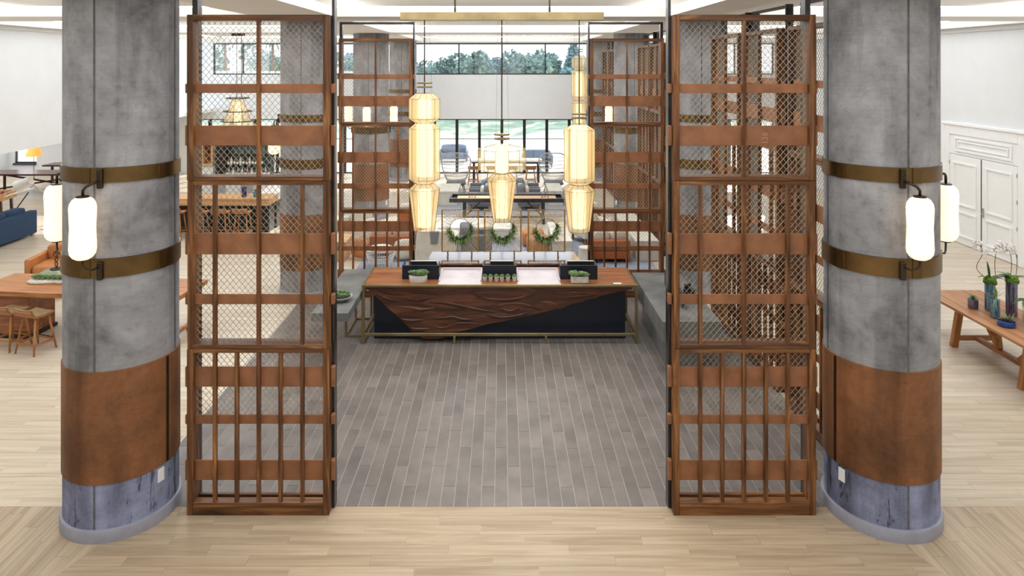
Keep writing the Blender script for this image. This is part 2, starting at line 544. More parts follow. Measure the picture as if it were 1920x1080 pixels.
M['live'].node_tree.nodes['Principled BSDF'].inputs['Coat Roughness'].default_value = .08
M['live'].node_tree.nodes['Principled BSDF'].inputs['Coat IOR'].default_value = 1.55
M['live_edge'] = wood('bark_edge', ((40, 22, 14), (92, 54, 34), (176, 136, 104)), 'x', .6, 22, 2.5, .05, .5, .3)
M['inset'] = plain('pale_laminate', (206, 198, 204), .25, var=.03)
M['greyc'] = plain('cast_concrete_counter', (112, 114, 112), .35, var=.16, nscale=2.5, spec=.5)
M['ceramic'] = plain('white_wash_ceramic', (206, 202, 192), .55, var=.08, nscale=14)
M['bowl'] = plain('grey_bowl', (170, 174, 176), .4, var=.06)
M['leaf'] = plain('succulent_green', (126, 156, 104), .5, var=.3, nscale=30, objvar=.2)
M['leaf_d'] = plain('dark_leaf', (54, 84, 42), .4, var=.3, nscale=18, objvar=.15)
M['bamboo'] = plain('gilded_bamboo', (156, 120, 68), .5, .2, var=.2, nscale=30)
M['straw'] = plain('pale_straw_rod', (196, 176, 136), .6, var=.15, nscale=20)
M['airgreen'] = plain('airplant_green', (92, 116, 62), .6, var=.3, nscale=22)
M['leaf_p'] = plain('pale_airplant', (140, 156, 122), .6, var=.2, nscale=22)
M['moss'] = plain('moss', (84, 116, 40), .9, var=.35, nscale=60, bmp=.6)
M['soil'] = plain('dark_soil', (52, 42, 32), .9, var=.3, nscale=60)
M['petal'] = plain('orchid_white', (246, 242, 240), .6, var=.03)
M['stem'] = plain('orchid_stem', (92, 96, 56), .6, var=.2)
M['teal'] = plain('teal_sand', (30, 120, 150), .6, var=.3, nscale=40)
M['indigo'] = plain('indigo_sand', (40, 36, 98), .5, var=.25, nscale=26)
M['cobalt'] = plain('cobalt_glaze', (32, 66, 150), .2, var=.3, nscale=20)
M['oak_z'] = wood('oak_leg', ((150, 92, 46), (188, 126, 72), (210, 152, 98)), 'z', .45, 12, 1.2, .12, .1)
M['oak_x'] = wood('oak_board', ((142, 84, 42), (184, 122, 72), (206, 148, 98)), 'x', .4, 9, .7, .1, .1)
M['oak_y'] = wood('teak_board', ((140, 86, 48), (180, 124, 80), (202, 150, 106)), 'y', .4, 9, .7, .1, .1)
M['barwood'] = wood('bar_top_wood', ((186, 130, 78), (222, 172, 118), (238, 198, 150)), 'x', .4, 8, .6, .05, .1)
M['darkwood'] = wood('dark_table_wood', ((44, 20, 14), (78, 40, 28), (104, 60, 44)), 'x', .25, 9, .7, .05, .1, .5)
M['seat_tan'] = plain('olive_tan_leather', (140, 116, 82), .5, var=.08, bmp=.1)
M['tan'] = plain('tan_leather', (186, 122, 72), .5, var=.09, nscale=4, bmp=.1)
M['rust'] = plain('rust_leather', (168, 92, 44), .5, var=.1, nscale=4, bmp=.1)
M['navyfab'] = plain('navy_fabric', (40, 66, 98), .85, var=.1, nscale=30, bmp=.3)
M['greyfab'] = plain('charcoal_fabric', (112, 114, 118), .85, var=.1, nscale=30, bmp=.3)
M['bluegrey'] = plain('blue_grey_fabric', (120, 136, 160), .85, var=.1, nscale=30, bmp=.3)
M['cream'] = plain('cream_fabric', (214, 206, 192), .85, var=.06, nscale=20, bmp=.2)
M['cast'] = plain('cast_stone', (206, 202, 190), .7, var=.06, nscale=5)
M['stone'] = plain('rough_stone', (150, 148, 134), .9, var=.2, nscale=9, bmp=.8)
M['wicker'] = plain('grey_wicker', (178, 175, 170), .6, var=.08)
M['whitemetal'] = plain('white_metal', (240, 240, 238), .4, var=.02)
M['rug'] = brickmat('blue_rug', (122, 136, 160), (150, 160, 178), (172, 176, 186), .12, .06, .012, .95, .1, .6)
M['rug2'] = brickmat('grey_rug', (160, 164, 172), (176, 178, 184), (140, 146, 158), 9.0, .5, .02, .95, .1)
M['shade'] = shademat('thread_shade', (252, 236, 198), (255, 212, 136), .46, .09)
M['shade2'] = shademat('loose_thread_shade', (244, 228, 180), (255, 205, 125), .66, .05)
M['bulb'] = emis('warm_diffuser', (255, 230, 176), 2.2)
M['lampshade'] = emis('amber_shade', (255, 176, 84), .75)
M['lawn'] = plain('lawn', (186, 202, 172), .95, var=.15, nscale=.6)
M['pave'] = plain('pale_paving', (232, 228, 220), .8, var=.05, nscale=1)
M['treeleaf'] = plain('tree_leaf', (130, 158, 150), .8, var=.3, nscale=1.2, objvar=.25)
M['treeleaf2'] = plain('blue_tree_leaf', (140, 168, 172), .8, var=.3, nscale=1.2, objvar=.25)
M['bark'] = plain('bark', (120, 100, 84), .9, var=.2, nscale=8)
M['blueb'] = plain('blue_grey_cladding', (120, 146, 182), .7, var=.1, nscale=1.5)
M['bottle_g'] = plain('green_bottle_glass', (40, 70, 44), .1, var=.1)
M['bottle_a'] = plain('amber_bottle_glass', (120, 62, 24), .1, var=.1)
M['bottle_w'] = plain('clear_bottle_glass', (196, 206, 208), .1, var=.1)
M['mirror'] = plain('shelf_back_glass', (150, 176, 176), .12, .5, var=.08)
M['red'] = plain('red_glaze', (150, 40, 34), .4, var=.1)
M['silver'] = plain('silver_metal', (190, 190, 192), .3, .8, var=.04)
M['plate'] = plain('white_plastic', (238, 238, 236), .4, var=.01)
M['engrave'] = plain('worn_leather_mark', (172, 126, 98), .6, var=.1)
M['dark_grey'] = plain('dark_grey_panel', (70, 68, 66), .6, var=.08)

# ================================================================== THE SETTING
ZS = 5.92           # soffit height of the ceiling beams
YB = 31.0           # back wall
XR = 12.66          # side walls

# ---- ceiling: grid of beams with cove-lit coffers above
mb = MB()
XS = [(-13.2, -12.3), (-5.05, -3.44), (3.44, 5.05), (12.3, 13.2)]
XC = [(-12.3, -5.05), (-3.44, 3.44), (5.05, 12.3)]
YC = [(-3.4, .4), (1.5, 6.95), (8.55, 14.2), (15.8, 21.4), (23.0, 30.1)]
YS = [(-4.3, -3.4), (0.4, 1.5), (6.95, 8.55), (14.2, 15.8), (21.4, 23.0), (30.1, 31.3)]
for a, b in XS:
    mb.box(a, b, -4.3, 31.3, ZS, ZS + .19)
for a, b in YS:
    for c, d in XC:
        mb.box(c, d, a, b, ZS, ZS + .19)
ceil = struct('ceiling', mb, M['ceil'])
MB().box(-13.6, 13.6, -4.3, 31.6, 6.42, 6.5).build('ceiling_lid', M['ceil'], ceil)
for c, d in XC:
    for a, b in YC:
        s = MB()
        s.box(c + .0, d, b + .16, b + .20, ZS + .2, ZS + .225)
        s.box(c - .20, c - .16, a, b, ZS + .2, ZS + .225)
        s.box(d + .16, d + .20, a, b, ZS + .2, ZS + .225)
        s.build('light_strip', M['strip'], ceil)

# ---- walls
mb = MB()
def wall_with_holes(mb, x0, x1, z0, z1, y0, y1, holes):
    xs = sorted({x0, x1, *[h[0] for h in holes], *[h[1] for h in holes]})
    for i in range(len(xs) - 1):
        a, b = xs[i], xs[i + 1]
        m = (a + b) / 2
        cuts = sorted([(h[2], h[3]) for h in holes if h[0] < m < h[1]])
        z = z0
        for c, d in cuts:
            if c > z: mb.box(a, b, y0, y1, z, c)
            z = max(z, d)
        if z < z1: mb.box(a, b, y0, y1, z, z1)
wall_with_holes(mb, -26.0, XR + .3, 0, 6.45, YB, YB + .3, [(-14.0, 4.0, 0, 2.46), (-13.0, 3.94, 4.46, 5.88), (-21.95, -20.95, .47, 2.66), (5.3, 12.3, 0, 2.46), (5.3, 12.3, 4.46, 5.88)])
struct('wall_back', mb, M['white'])
mb = MB().box(XR, XR + .3, -4.3, YB, 0, 6.45)
struct('wall_right', mb, M['white'])
mb = MB().box(-XR - .25, -XR, -4.3, 24.0, 2.66, 6.45)
wl = struct('wall_left', mb, M['white'])
struct('ceiling_low', MB().box(-26.0, -XR - .25, -4.3, YB, 2.80, 2.95), M['ceil'])
struct('wall_left_outer', MB().box(-26.3, -26.0, -4.3, YB + .3, 0, 6.45), M['white'])
struct('wall_front', MB().box(-26.3, XR + .3, -4.6, -4.3, 0, 6.5), M['white'])
mb = MB().box(-22.4, -22.2, 27.5, 31, 0, 2.8)
struct('wall_left_recess', mb, M['white'])
struct('trim_1', MB().cbox(-XR, -XR + .05, 4, 24, ZS - .1, ZS, .01), M['white'])
struct('trim_2', MB().cbox(XR - .07, XR, 4, 31, ZS - .12, ZS, .012), M['white'])
struct('trim_3', MB().cbox(XR - .04, XR, 19.66, 31, 2.62, 2.74, .012), M['white'])
struct('baseboard_right', MB().cbox(XR - .03, XR, 19.66, 31, 0, .14, .008).cbox(XR - .03, XR, 4, 16.5, 0, .14, .008), M['door'])

# ---- clerestory and glass doors in the back wall
def window(name, x0, x1, z0, z1, xs, fw, bars=(), mw=None, yq=YB + .1):
    f = MB()
    mw = mw or fw
    for a, b, c, d in ((x0, x1, z0, z0 + fw), (x0, x1, z1 - fw, z1)):
        f.box(a, b, yq, yq + .08, c, d)
    for a in (x0, x1 - fw):
        f.box(a, a + fw, yq, yq + .08, z0 + fw, z1 - fw)
    w_ = struct(name, f, M['frame_dark'])
    for x in xs:
        MB().cbox(x - mw / 2, x + mw / 2, yq - .04, yq + .09, z0 + fw, z1 - fw, .006).build('mullion', M['frame_dark'] if mw < .1 else M['black'], w_)
    e = [x0 + fw] + [v for x in xs for v in (x - mw / 2, x + mw / 2)] + [x1 - fw]
    for i in range(0, len(e), 2):
        MB().box(e[i], e[i + 1], yq + .03, yq + .042, z0 + fw, z1 - fw).build('pane', M['glass'], w_)
        for zb in bars:
            MB().box(e[i], e[i + 1], yq + .01, yq + .06, zb - .012, zb + .012).build('glazing_bar', M['frame_dark'], w_)
    return w_
window('window_1', -13.0, 3.94, 4.46, 5.88, [3.94 - 1.952 * k for k in range(1, 9)], .055)
window('window_2', -14.0, 4.0, 0.0, 2.46, [3.07 - 1.015 * k for k in range(0, 17)], .05, (1.55,), .13)
window('window_4', 5.3, 12.3, 4.46, 5.88, [5.3 + 1.75 * k for k in range(1, 4)], .055)
window('window_5', 5.3, 12.3, 0.0, 2.46, [5.3 + k for k in range(1, 7)], .05, (1.55,), .13)
window('window_3', -21.95, -20.95, .47, 2.66, [], .05)
struct('window_sill_3', MB().box(-21.95, -20.95, YB - .1, YB + .3, .40, .47), M['frame_dark'])

# ---- double door in the right wall
dm = MB()
yA, yB_ = 19.64, 16.45
for (a, b, c, d, t) in ((19.37, 19.64, 0, 3.24, .06), (16.45, 16.80, 0, 3.24, .06), (16.80, 19.37, 2.98, 3.24, .06), (16.45, 19.64, 3.24, 3.32, .1), (19.58, 19.66, 0, 3.24, .085)):
    dm.cbox(XR - t, XR, a, b, c, d, .012)
dm.cbox(XR - .03, XR, 16.80, 19.37, 2.44, 2.98, .005)
door = struct('door_1', dm, M['door'])
def moulding(y0, y1, z0, z1, x, par, w_=.06):
    m = MB()
    for (a, b, c, d) in ((y0, y1, z0, z0 + w_), (y0, y1, z1 - w_, z1), (y0, y0 + w_, z0 + w_, z1 - w_), (y1 - w_, y1, z0 + w_, z1 - w_)):
        m.cbox(x - .03, x, a, b, c, d, .012)
    m.build('panel_moulding', M['door'], par)
moulding(17.0, 19.15, 2.52, 2.92, XR - .03, door)
moulding(17.12, 19.03, 2.62, 2.82, XR - .03, door, .04)
for (a, b, hs) in ((18.10, 19.36, 1), (16.82, 18.07, -1)):
    lf = MB().cbox(XR - .045, XR, a, b, .012, 2.42, .006).build('door_leaf', M['door'], door)
    moulding(a + .16, b - .16, 1.05, 2.24, XR - .045, lf)
    moulding(a + .16, b - .16, .20, .90, XR - .045, lf)
    for z in (.25, .9, 1.55, 2.2):
        yh = b if hs > 0 else a
        MB().cbox(XR - .06, XR - .02, yh - .015, yh + .015, z - .05, z + .05, .004).build('hinge', M['silver'], lf)
lk = MB().cbox(XR - .06, XR - .045, 17.98, 18.05, .92, 1.16, .006).tube([(XR - .06, 18.015, 1.02), (XR - .11, 18.015, 1.02), (XR - .11, 17.9, 1.02)], .011, 8)
lk.build('door_handle', M['silver'], door, label='brushed metal lever handle')
MB().box(XR - .05, XR - .04, 18.072, 18.097, 0, 2.42).build('door_gap', M['dark_grey'], door)

# ---- floors
TW = .1525; TL = 1.22
def gapped(poly, g):
    cx = sum(p[0] for p in poly) / len(poly); cy = sum(p[1] for p in poly) / len(poly)
    return [(p[0] - math.copysign(min(g, abs(p[0] - cx)), p[0] - cx), p[1] - math.copysign(min(g, abs(p[1] - cy)), p[1] - cy)) for p in poly]
XT = TW * 27.5
f0 = struct('floor', MB().box(-XT - .02, XT + .02, 7.68, 15.2, -.06, -.004), M['grout'])
tiles = []
for i in range(55):
    x0 = -XT + i * TW
    y = 7.68 - TL * ((i * 0.3347) % 1.0)
    while y < 15.2:
        a, b = max(y, 7.68), min(y + TL, 15.2)
        if b - a > .03:
            tiles.append((a, x0, b))
        y += TL
tiles.sort()
rest = MB()
shared = {}
for n, (a, x0, b) in enumerate(tiles):
    g = .0024
    if n < 290 and a < 12.9:
        L = round(b - a, 3)
        if L not in shared:
            shared[L] = MB().cbox(g, TW - g, g, L - g, -.012, .0, .0012).build('tile', M['tile'], f0)
            shared[L].location = (x0, a, 0)
        else:
            o = shared[L].copy(); COL.objects.link(o); o.location = (x0, a, 0)
    else:
        rest.box(x0 + g, x0 + TW - g, a + g, b - g, -.012, 0)
rest.build('far_tile', M['tile'], f0, kind='stuff')

fl = MB()
for (a, b, c, d) in ((-26, -7.7, 7.68, 31.3), (7.7, XR + .3, 7.68, 31.3), (-7.7, -XT - .02, 10.12, 31.3), (XT + .02, 7.7, 10.12, 31.3), (-XT - .02, XT + .02, 15.2, 31.3)):
    fl.box(a, b, c, d, -.06, 0.0)
for (a, b, c, d) in ((-7.7, -XT - .02, 7.68, 10.12), (XT + .02, 7.7, 7.68, 10.12), (-26, XR + .3, -4.3, 7.68)):
    fl.box(a, b, c, d, -.06, -.005)
f1 = struct('floor.001', fl, M['floor_far'])
def plank(poly, mat):
    poly = gapped(poly, .0012)
    if len(poly) < 3: return
    cx, cy = poly[0]
    m = MB().prism([(p[0] - cx, p[1] - cy) for p in poly], -.012, 0)
    o = m.build('plank', mat, f1)
    o.location = (cx, cy, 0)
# front strip: planks run across, mitred at the sides
def mitre(y): return 4.14 + .41 * (7.03 - y)
row = 0
y = 7.68
while y > 5.6:
    y0 = y - TW
    x = -6.0 + TL * ((row * .37) % 1.0) - TL
    while x < 6.0:
        p = [(x, y0), (x + TL, y0), (x + TL, y), (x, y)]
        p = clip(p, 1, .41, 4.14 + .41 * 7.03); p = clip(p, -1, .41, 4.14 + .41 * 7.03) if p else p
        if len(p) > 2: plank(p, M['plank_x'])
        x += TL
    y = y0; row += 1
for sgn in (-1, 1):
    for k in range(28):
        xa = 3.72 + k * TW; xb = xa + TW
        yy = 7.68 + TL * (1 - (k * .41) % 1.0)
        while yy > 5.2:
            a, b = max(5.2, yy - TL), min(7.68, yy)
            yy -= TL
            if b - a < .02: continue
            p = [(xa, a), (xb, a), (xb, b), (xa, b)]
            p = clip(p, -1, -.41, -(4.14 + .41 * 7.03))
            if len(p) > 2:
                plank([(sgn * q[0], q[1]) for q in p], M['plank_y'])
        if k > 22: break
    row = 0; y = 7.68
    while y < 10.1:
        x = XT + .02 - TL * ((row * .37 + (.2 if sgn > 0 else 0)) % 1.0)
        while x < 7.7:
            a, b = max(x, XT + .02), min(x + TL, 7.7)
            if b - a > .02:
                p = [(a, y), (b, y), (b, y + TW), (a, y + TW)]
                plank([(sgn * q[0], q[1]) for q in p], M['plank_lit'])
            x += TL
        y += TW; row += 1

# ---- outside
struct('ground_outside', MB().box(-60, 60, 31.3, 46, -.2, -.05), M['pave'])
mb = MB().add([(-90, 46, -.1), (90, 46, -.1), (90, 62, .1), (-90, 62, .1), (90, 90, 1.2), (-90, 90, 1.2), (90, 170, 2.4), (-90, 170, 2.4)],
              [(0, 1, 2, 3), (3, 2, 4, 5), (5, 4, 6, 7)])
struct('lawn_outside', mb, M['lawn'])

# ================================================================== COLUMNS
def make_column(mirror):
    r = .571
    s = -1 if mirror else 1
    c = thing('column', 'x', 'column')
    MB().lathe([(r, .10), (r, .60)], 56).build('lower_shaft', M['conc_low'], c, True, auto=.6, label='stained concrete foot with a blue light cast in its colour')
    MB().lathe([(r + .028, 0), (r + .03, .11), (r + .024, .125), (r, .13)], 56).build('skirting', M['basevinyl'], c, True, auto=.6)
    MB().lathe([(r + .006, .59), (r + .012, .595), (r + .012, 1.755), (r + .006, 1.76)], 56).build('leather_wrap', M['cor'], c, True, auto=.6, label='rust brown leather wrap')
    MB().lathe([(r, 1.755), (r, ZS + .02)], 56).build('shaft', M['conc'], c, True, auto=.6)
    for a in (-88, 2, 92, 182):
        a = a if not mirror else 180 - a
        m = MB()
        for (z0, z1) in ((.14, .59), (1.76, ZS)):
            vs = []
            for k in (-1, 0, 1):
                t = math.radians(a + k * .9)
                for z in (z0, z1):
                    q = r + (.0035 if k else .0045)
                    vs.append((q * math.cos(t), q * math.sin(t), z))
            m.add(vs, [(0, 2, 3, 1), (2, 4, 5, 3)])
        m.build('seam', M['seam'], c)
    for (z0, z1) in ((3.71, 3.87), (2.73, 2.93)):
        R = r + .018
        ring = MB().lathe([(r - .01, z0), (R, z0 + .003), (R, z1 - .003), (r - .01, z1)], 56, cap=False).build('brass_ring', M['brass'], c, True, auto=.6)
        for a in (-22, -96, 68, 158):
            a = a if not mirror else 180 - a
            t = math.radians(a)
            Mx = Matrix.Rotation(t, 4, 'Z') @ Matrix.Translation((R, 0, 0))
            MB().cbox(-.01, .008, -.05, .05, z0, z1, .003, Mx).box(0, 0, 0, 0, z0, z0).build('clamp', M['brass'], ring)
    # stitched joint of the leather wrap, with its metal strip
    t = math.radians(-14 if not mirror else 194)
    Mx = Matrix.Rotation(t, 4, 'Z') @ Matrix.Translation((r + .012, 0, 0))
    MB().cbox(-.004, .006, -.018, .018, .6, 1.75, .002, Mx).build('joint_strip', M['bronze'], c)
    t = math.radians(-22 if not mirror else 202)
    Mx = Matrix.Rotation(t, 4, 'Z') @ Matrix.Translation((r, 0, 0))
    MB().cbox(-.004, .01, -.04, .04, .42, .56, .003, Mx).build('outlet_plate', M['plate'], c)
    return c
BAY = (7.67, 15.0, 22.3, 29.5)
ORD = ('nearest', 'second', 'third', 'farthest')
colL = make_column(False); colR = make_column(True)
for k, y in enumerate(BAY):
    for sgn, base, side in ((-1, colL, 'left'), (1, colR, 'right')):
        lab = ('round concrete column with brass rings and rust leather wrap, nearest one on the %s' % side if k == 0 else
               'round concrete column with brass rings, %s in the row on the %s' % (ORD[k], side))
        if k == 0:
            base.location = (sgn * 4.22, y, 0); base['label'] = lab; base['group'] = 'round concrete columns'
        else:
            q = dup(base, (sgn * 4.22, y, 0), None, lab, 'round concrete columns')
            for ch in q.children:
                if ch.name.startswith('lower_shaft'):
                    ch.material_slots[0].link = 'OBJECT'; ch.material_slots[0].material = M['conc']
                    ch['label'] = 'grey concrete foot'

# sconces on the brass rings (local: column axis at origin, lamp hangs along +X)
def make_sconce():
    c = thing('wall_sconce', 'x', 'lamp')
    d = .735
    prof = [(.0, 2.97), (.06, 2.972), (.095, 2.995), (.118, 3.03), (.126, 3.08), (.122, 3.2), (.118, 3.29), (.122, 3.38), (.126, 3.49), (.118, 3.535), (.095, 3.575), (.06, 3.597), (0, 3.60)]
    MB().lathe(prof, 28, (d, 0, 0), cap=False).build('glass_shade', M['opal'], c, True)
    MB().lathe([(.05, 3.592), (.062, 3.594), (.062, 3.608), (.05, 3.612)], 20, (d, 0, 0)).build('top_cap', M['bronze'], c, True, auto=.6)
    MB().lathe([(.05, 2.958), (.055, 2.962), (.055, 2.974), (.05, 2.978)], 20, (d, 0, 0)).build('bottom_cap', M['bronze'], c, True, auto=.6)
    for zz, s in ((3.608, 1), (2.962, -1)):
        zt = 3.745 if s > 0 else 2.855
        pts = [(d, 0, zz), (d, 0, zz + s * .055), (d - .015, .02, zz + s * .09), (d - .05, .06, zz + s * .115), (.60, .095, zt)]
        MB().tube(pts, .0145 if s > 0 else .011, 8).build('arm', M['bronze'], c, True)
    for (a, b) in ((3.66, 3.86), (2.72, 2.90)):
        MB().cbox(.575, .622, .068, .122, a, b, .006).build('bracket', M['bronze'], c)
    return c
sc0 = make_sconce(); used = [False]
def sconce(x, y, deg, label, mir=False):
    rz = math.radians(deg)
    if not used[0] and not mir:
        sc0.location = (x, y, 0); sc0.rotation_euler = (0, 0, rz); sc0['label'] = label; sc0['group'] = 'opal glass column sconces'; used[0] = True
        return sc0
    o = dup(sc0, (x, y, 0), rz, label, 'opal glass column sconces')
    if mir: o.scale = (1, -1, 1)
    return o
sconce(-4.22, BAY[0], -90, 'lit opal capsule sconce on the front of the nearest left column')
sconce(-4.22, BAY[0], 180, 'lit opal capsule sconce on the outer side of the nearest left column')
sconce(4.22, BAY[0], -90, 'lit opal capsule sconce on the front of the nearest right column', True)
sconce(4.22, BAY[0], 0, 'lit opal capsule sconce on the outer side of the nearest right column', True)
sconce(-4.22, BAY[1], 180, 'opal capsule sconce on the outer side of the second left column')
sconce(-4.22, BAY[2], -90, 'opal capsule sconce on the front of the third left column')
sconce(-4.22, BAY[2], 0, 'opal capsule sconce on the inner side of the third left column')
sconce(-4.22, BAY[2], 180, 'opal capsule sconce on the outer side of the third left column')
sconce(4.22, BAY[2], 180, 'opal capsule sconce on the inner side of the third right column', True)

# ================================================================== LATTICE SCREENS
SW = 1.557; SD = .19
def make_screen(mir):
    s = thing('lattice_screen', 'x', 'screen')
    W = M['wood_z']; X = M['wood_x']
    for (z0, z1, i) in ((0, 1.818, 0), (1.822, 3.658, .006), (3.662, 5.48, 0)):
        MB().cbox(i, .067, 0, SD, z0, z1, .004).build('post', W, s)
        MB().cbox(SW - .067, SW - i, 0, SD, z0, z1, .004).build('post', W, s)
    a, b = .067, SW - .067
    for (y0, y1, z0, z1) in ((0, .10, 0, .14), (.15, SD, 0, .14), (.004, SD, 1.776, 1.818), (.004, SD, 1.822, 1.866), (.004, SD, 3.614, 3.658), (.004, SD, 3.662, 3.706), (0, SD, 5.42, 5.48)):
        MB().cbox(a, b, y0, y1, z0, z1, .004).build('rail', X, s)
    c = SW / 2
    for (z0, z1, xs) in ((.14, 1.776, (c - .48, c - .24, c, c + .24, c + .48)), (1.866, 3.614, (c - .48, c, c + .48)), (3.706, 5.42, (c,))):
        for x in xs:
            MB().cbox(x - .018, x + .018, .002, .062, z0, z1, .003).build('slat', W, s)
    for (z0, z1) in ((4.62, 4.72), (4.04, 4.26), (2.84, 3.07), (2.29, 2.40), (1.38, 1.60), (.97, 1.07), (.35, .57)):
        m = MB().cbox(a - .02, b + .02, .062, .078, z0, z1, .003)
        m.cbox(-.045, -.0, .055, .12, z0 - .003, z1 + .003, .008)
        m.cbox(SW, SW + .045, .055, .12, z0 - .003, z1 + .003, .008)
        m.build('leather_band', M['leather_band'], s)
    m = MB(); t = .0021; p = .0770; kx = .077 / .067
    for (z0, z1) in ((1.02, 1.776), (1.866, 3.614), (3.706, 5.42)):
        for sg, yy in ((1, .098), (-1, .102)):
            g = sg * kx
            lo = min(z0 - g * a, z0 - g * b); hi = max(z1 - g * a, z1 - g * b)
            cc = math.ceil(lo / p) * p
            while cc < hi:
                xs = sorted(((z0 - cc) / g, (z1 - cc) / g))
                xa, xb = max(a, xs[0]), min(b, xs[1])
                if xb - xa > .01:
                    m.bar((xa, yy, g * xa + cc), (xb, yy, g * xb + cc), t * 2, t * 2, (0, 1, 0))
                cc += p
    m.build('wire_mesh', M['wire'], s, kind='stuff')
    # dark steel portal the timber frame is fixed to
    def fx(x0, x1): return (SW - x1, SW - x0) if mir else (x0, x1)
    a, b = fx(-.03, .03)
    MB().cbox(a, b, .20, .32, 0, 5.84, .003).build('steel_upright', M['steel'], s)
    a, b = fx(SW + .0, SW + .03)
    MB().cbox(a, b, .125, .24, 0, 5.84, .003).build('steel_upright', M['steel'], s)
    a, b = fx(.03, SW + .0)
    MB().cbox(a, b, .20, .24, 5.79, 5.84, .003).build('steel_header', M['steel'], s)
    return s
YN = 7.526; YF = 14.56; XL = -3.442; XRr = 1.885
scr = make_screen(False); scr.location = (XL, YN, 0); tag(scr, 'tall wooden lattice screen with wire mesh, nearest one on the left', 'screen', 'tall wooden lattice screens')
s2 = make_screen(True); s2.location = (XRr, YN, 0); tag(s2, 'tall wooden lattice screen with a stamped leather band, nearest one on the right', 'screen', 'tall wooden lattice screens')
dup(scr, (XL, YF, 0), None, 'wooden lattice screen behind the reception desk, on the left')
dup(s2, (XRr, YF, 0), None, 'wooden lattice screen behind the reception desk, on the right')
# mark stamped sideways on one leather band
cu = bpy.data.curves.new('stamp', 'FONT'); cu.body = '138'; cu.size = .088; cu.extrude = .0008; cu.align_x = 'CENTER'; cu.align_y = 'CENTER'
_tmp = bpy.data.objects.new('stamp', cu); COL.objects.link(_tmp)
_me = bpy.data.meshes.new_from_object(_tmp.evaluated_get(bpy.context.evaluated_depsgraph_get()))
bpy.data.objects.remove(_tmp)
so = bpy.data.objects.new('stamped_mark', _me); COL.objects.link(so); so.parent = s2
so.location = (1.025, .0605, 4.12); so.rotation_euler = (PI / 2, -PI / 2, 0); so.scale = (1, 1, 1)
_me.materials.clear(); _me.materials.append(M['engrave']); so['label'] = 'pale stamped mark reading 138 sideways'
XSIDE = 4.14
for bi, yb in enumerate((0.0, 7.33, 14.63)):
    for k, yt in enumerate((9.97, 11.90, 13.60)):
        bn = ('beside the right-hand counter', 'past the second right column', 'past the third right column')[bi]
        kn = ('first', 'second', 'third')[k]
        dup(scr, (XSIDE, yt + yb, 0), -PI / 2, 'lattice screen turned sideways along the right, %s one %s' % (kn, bn))

# ================================================================== RECEPTION DESK
DY = 12.14; DS = 106.3
def dpt(px, py): return ((px - 940) / DS, EYE - (py - 120) / DS)
desk = thing('reception_desk', 'long reception desk with carved wood front and brass frame', 'desk', (0, DY, 0))
x0, x1 = -2.46, 2.41
fr = MB()
t = .045
for x in (x0, x1 - t):
    for y in (0, 1.02):
        fr.cbox(x, x + t, y, y + t, 0, 1.03, .003)
    fr.cbox(x, x + t, t, 1.02, .0, .03, .003); fr.cbox(x, x + t, t, 1.02, .14, .18, .003)
fr.cbox(x0, x1, -.002, t, 1.0, 1.04, .003).cbox(x0, x1, 1.02, 1.02 + t, 1.0, 1.04, .003)
fr.cbox(x0, x0 + .03, t, 1.02, 1.0, 1.04, .003).cbox(x1 - .03, x1, t, 1.02, 1.0, 1.04, .003)
fr.cbox(x0 + t, x1 - t, .006, .04, .135, .185, .004)
for x in (-.83, .79):
    fr.cbox(x - .02, x + .02, .004, .042, 0, .135, .003)
fr.build('brass_frame', M['brassl'], desk)
MB().cbox(x0 + .032, x1 - .032, t, 1.02, .985, 1.032, .004).build('desk_top', M['desktop'], desk)
MB().cbox(-2.29, 2.23, .24, .95, 0, .985, .005).build('cabinet', M['navy'], desk, label='dark navy cabinet body')
poly = [(678, 537), (1194, 537), (1190, 541), (1172, 547), (1150, 552), (1131, 556), (1108, 563), (1089, 569), (1068, 574), (1055, 581), (1038, 583), (1020, 588), (999, 593), (980, 596), (960, 601), (938, 606), (910, 611), (888, 618), (868, 623), (850, 626), (832, 629), (834, 633), (828, 638), (805, 639), (790, 637), (785, 633), (777, 627), (771, 623), (762, 613), (752, 603), (738, 590), (724, 579), (712, 566), (698, 553), (688, 545)]
pp = [dpt(a, b) for a, b in poly]
slab = MB().prism_xz([(x, z) for x, z in pp], .06, .235).build('carved_front', M['slab'], desk, label='live-edge carved wooden front panel')
curves = [
 [(703, 553), (722, 560), (743, 567)], [(757, 562), (783, 564), (809, 559)], [(744, 577), (771, 579), (790, 582), (817, 579)],
 [(802, 569), (832, 569), (868, 576), (903, 583), (932, 588)], [(870, 549), (892, 553), (908, 560), (927, 563), (960, 563), (986, 557), (1010, 552)],
 [(750, 600), (766, 603), (795, 602)], [(811, 599), (832, 598), (849, 596), (870, 601), (895, 600)], [(766, 617), (781, 619), (806, 619)],
 [(816, 615), (830, 617), (847, 612), (865, 608), (903, 610)], [(925, 577), (952, 571), (981, 572), (999, 577), (1018, 583)],
 [(1012, 569), (1031, 569), (1049, 575)], [(1020, 549), (1052, 551), (1078, 549), (1110, 552), (1136, 548)], [(908, 592), (941, 597), (973, 593), (992, 588)],
 [(700, 545), (740, 551), (790, 548), (840, 556)], [(1060, 560), (1090, 557), (1120, 556)], [(935, 579), (955, 585), (975, 580)]]
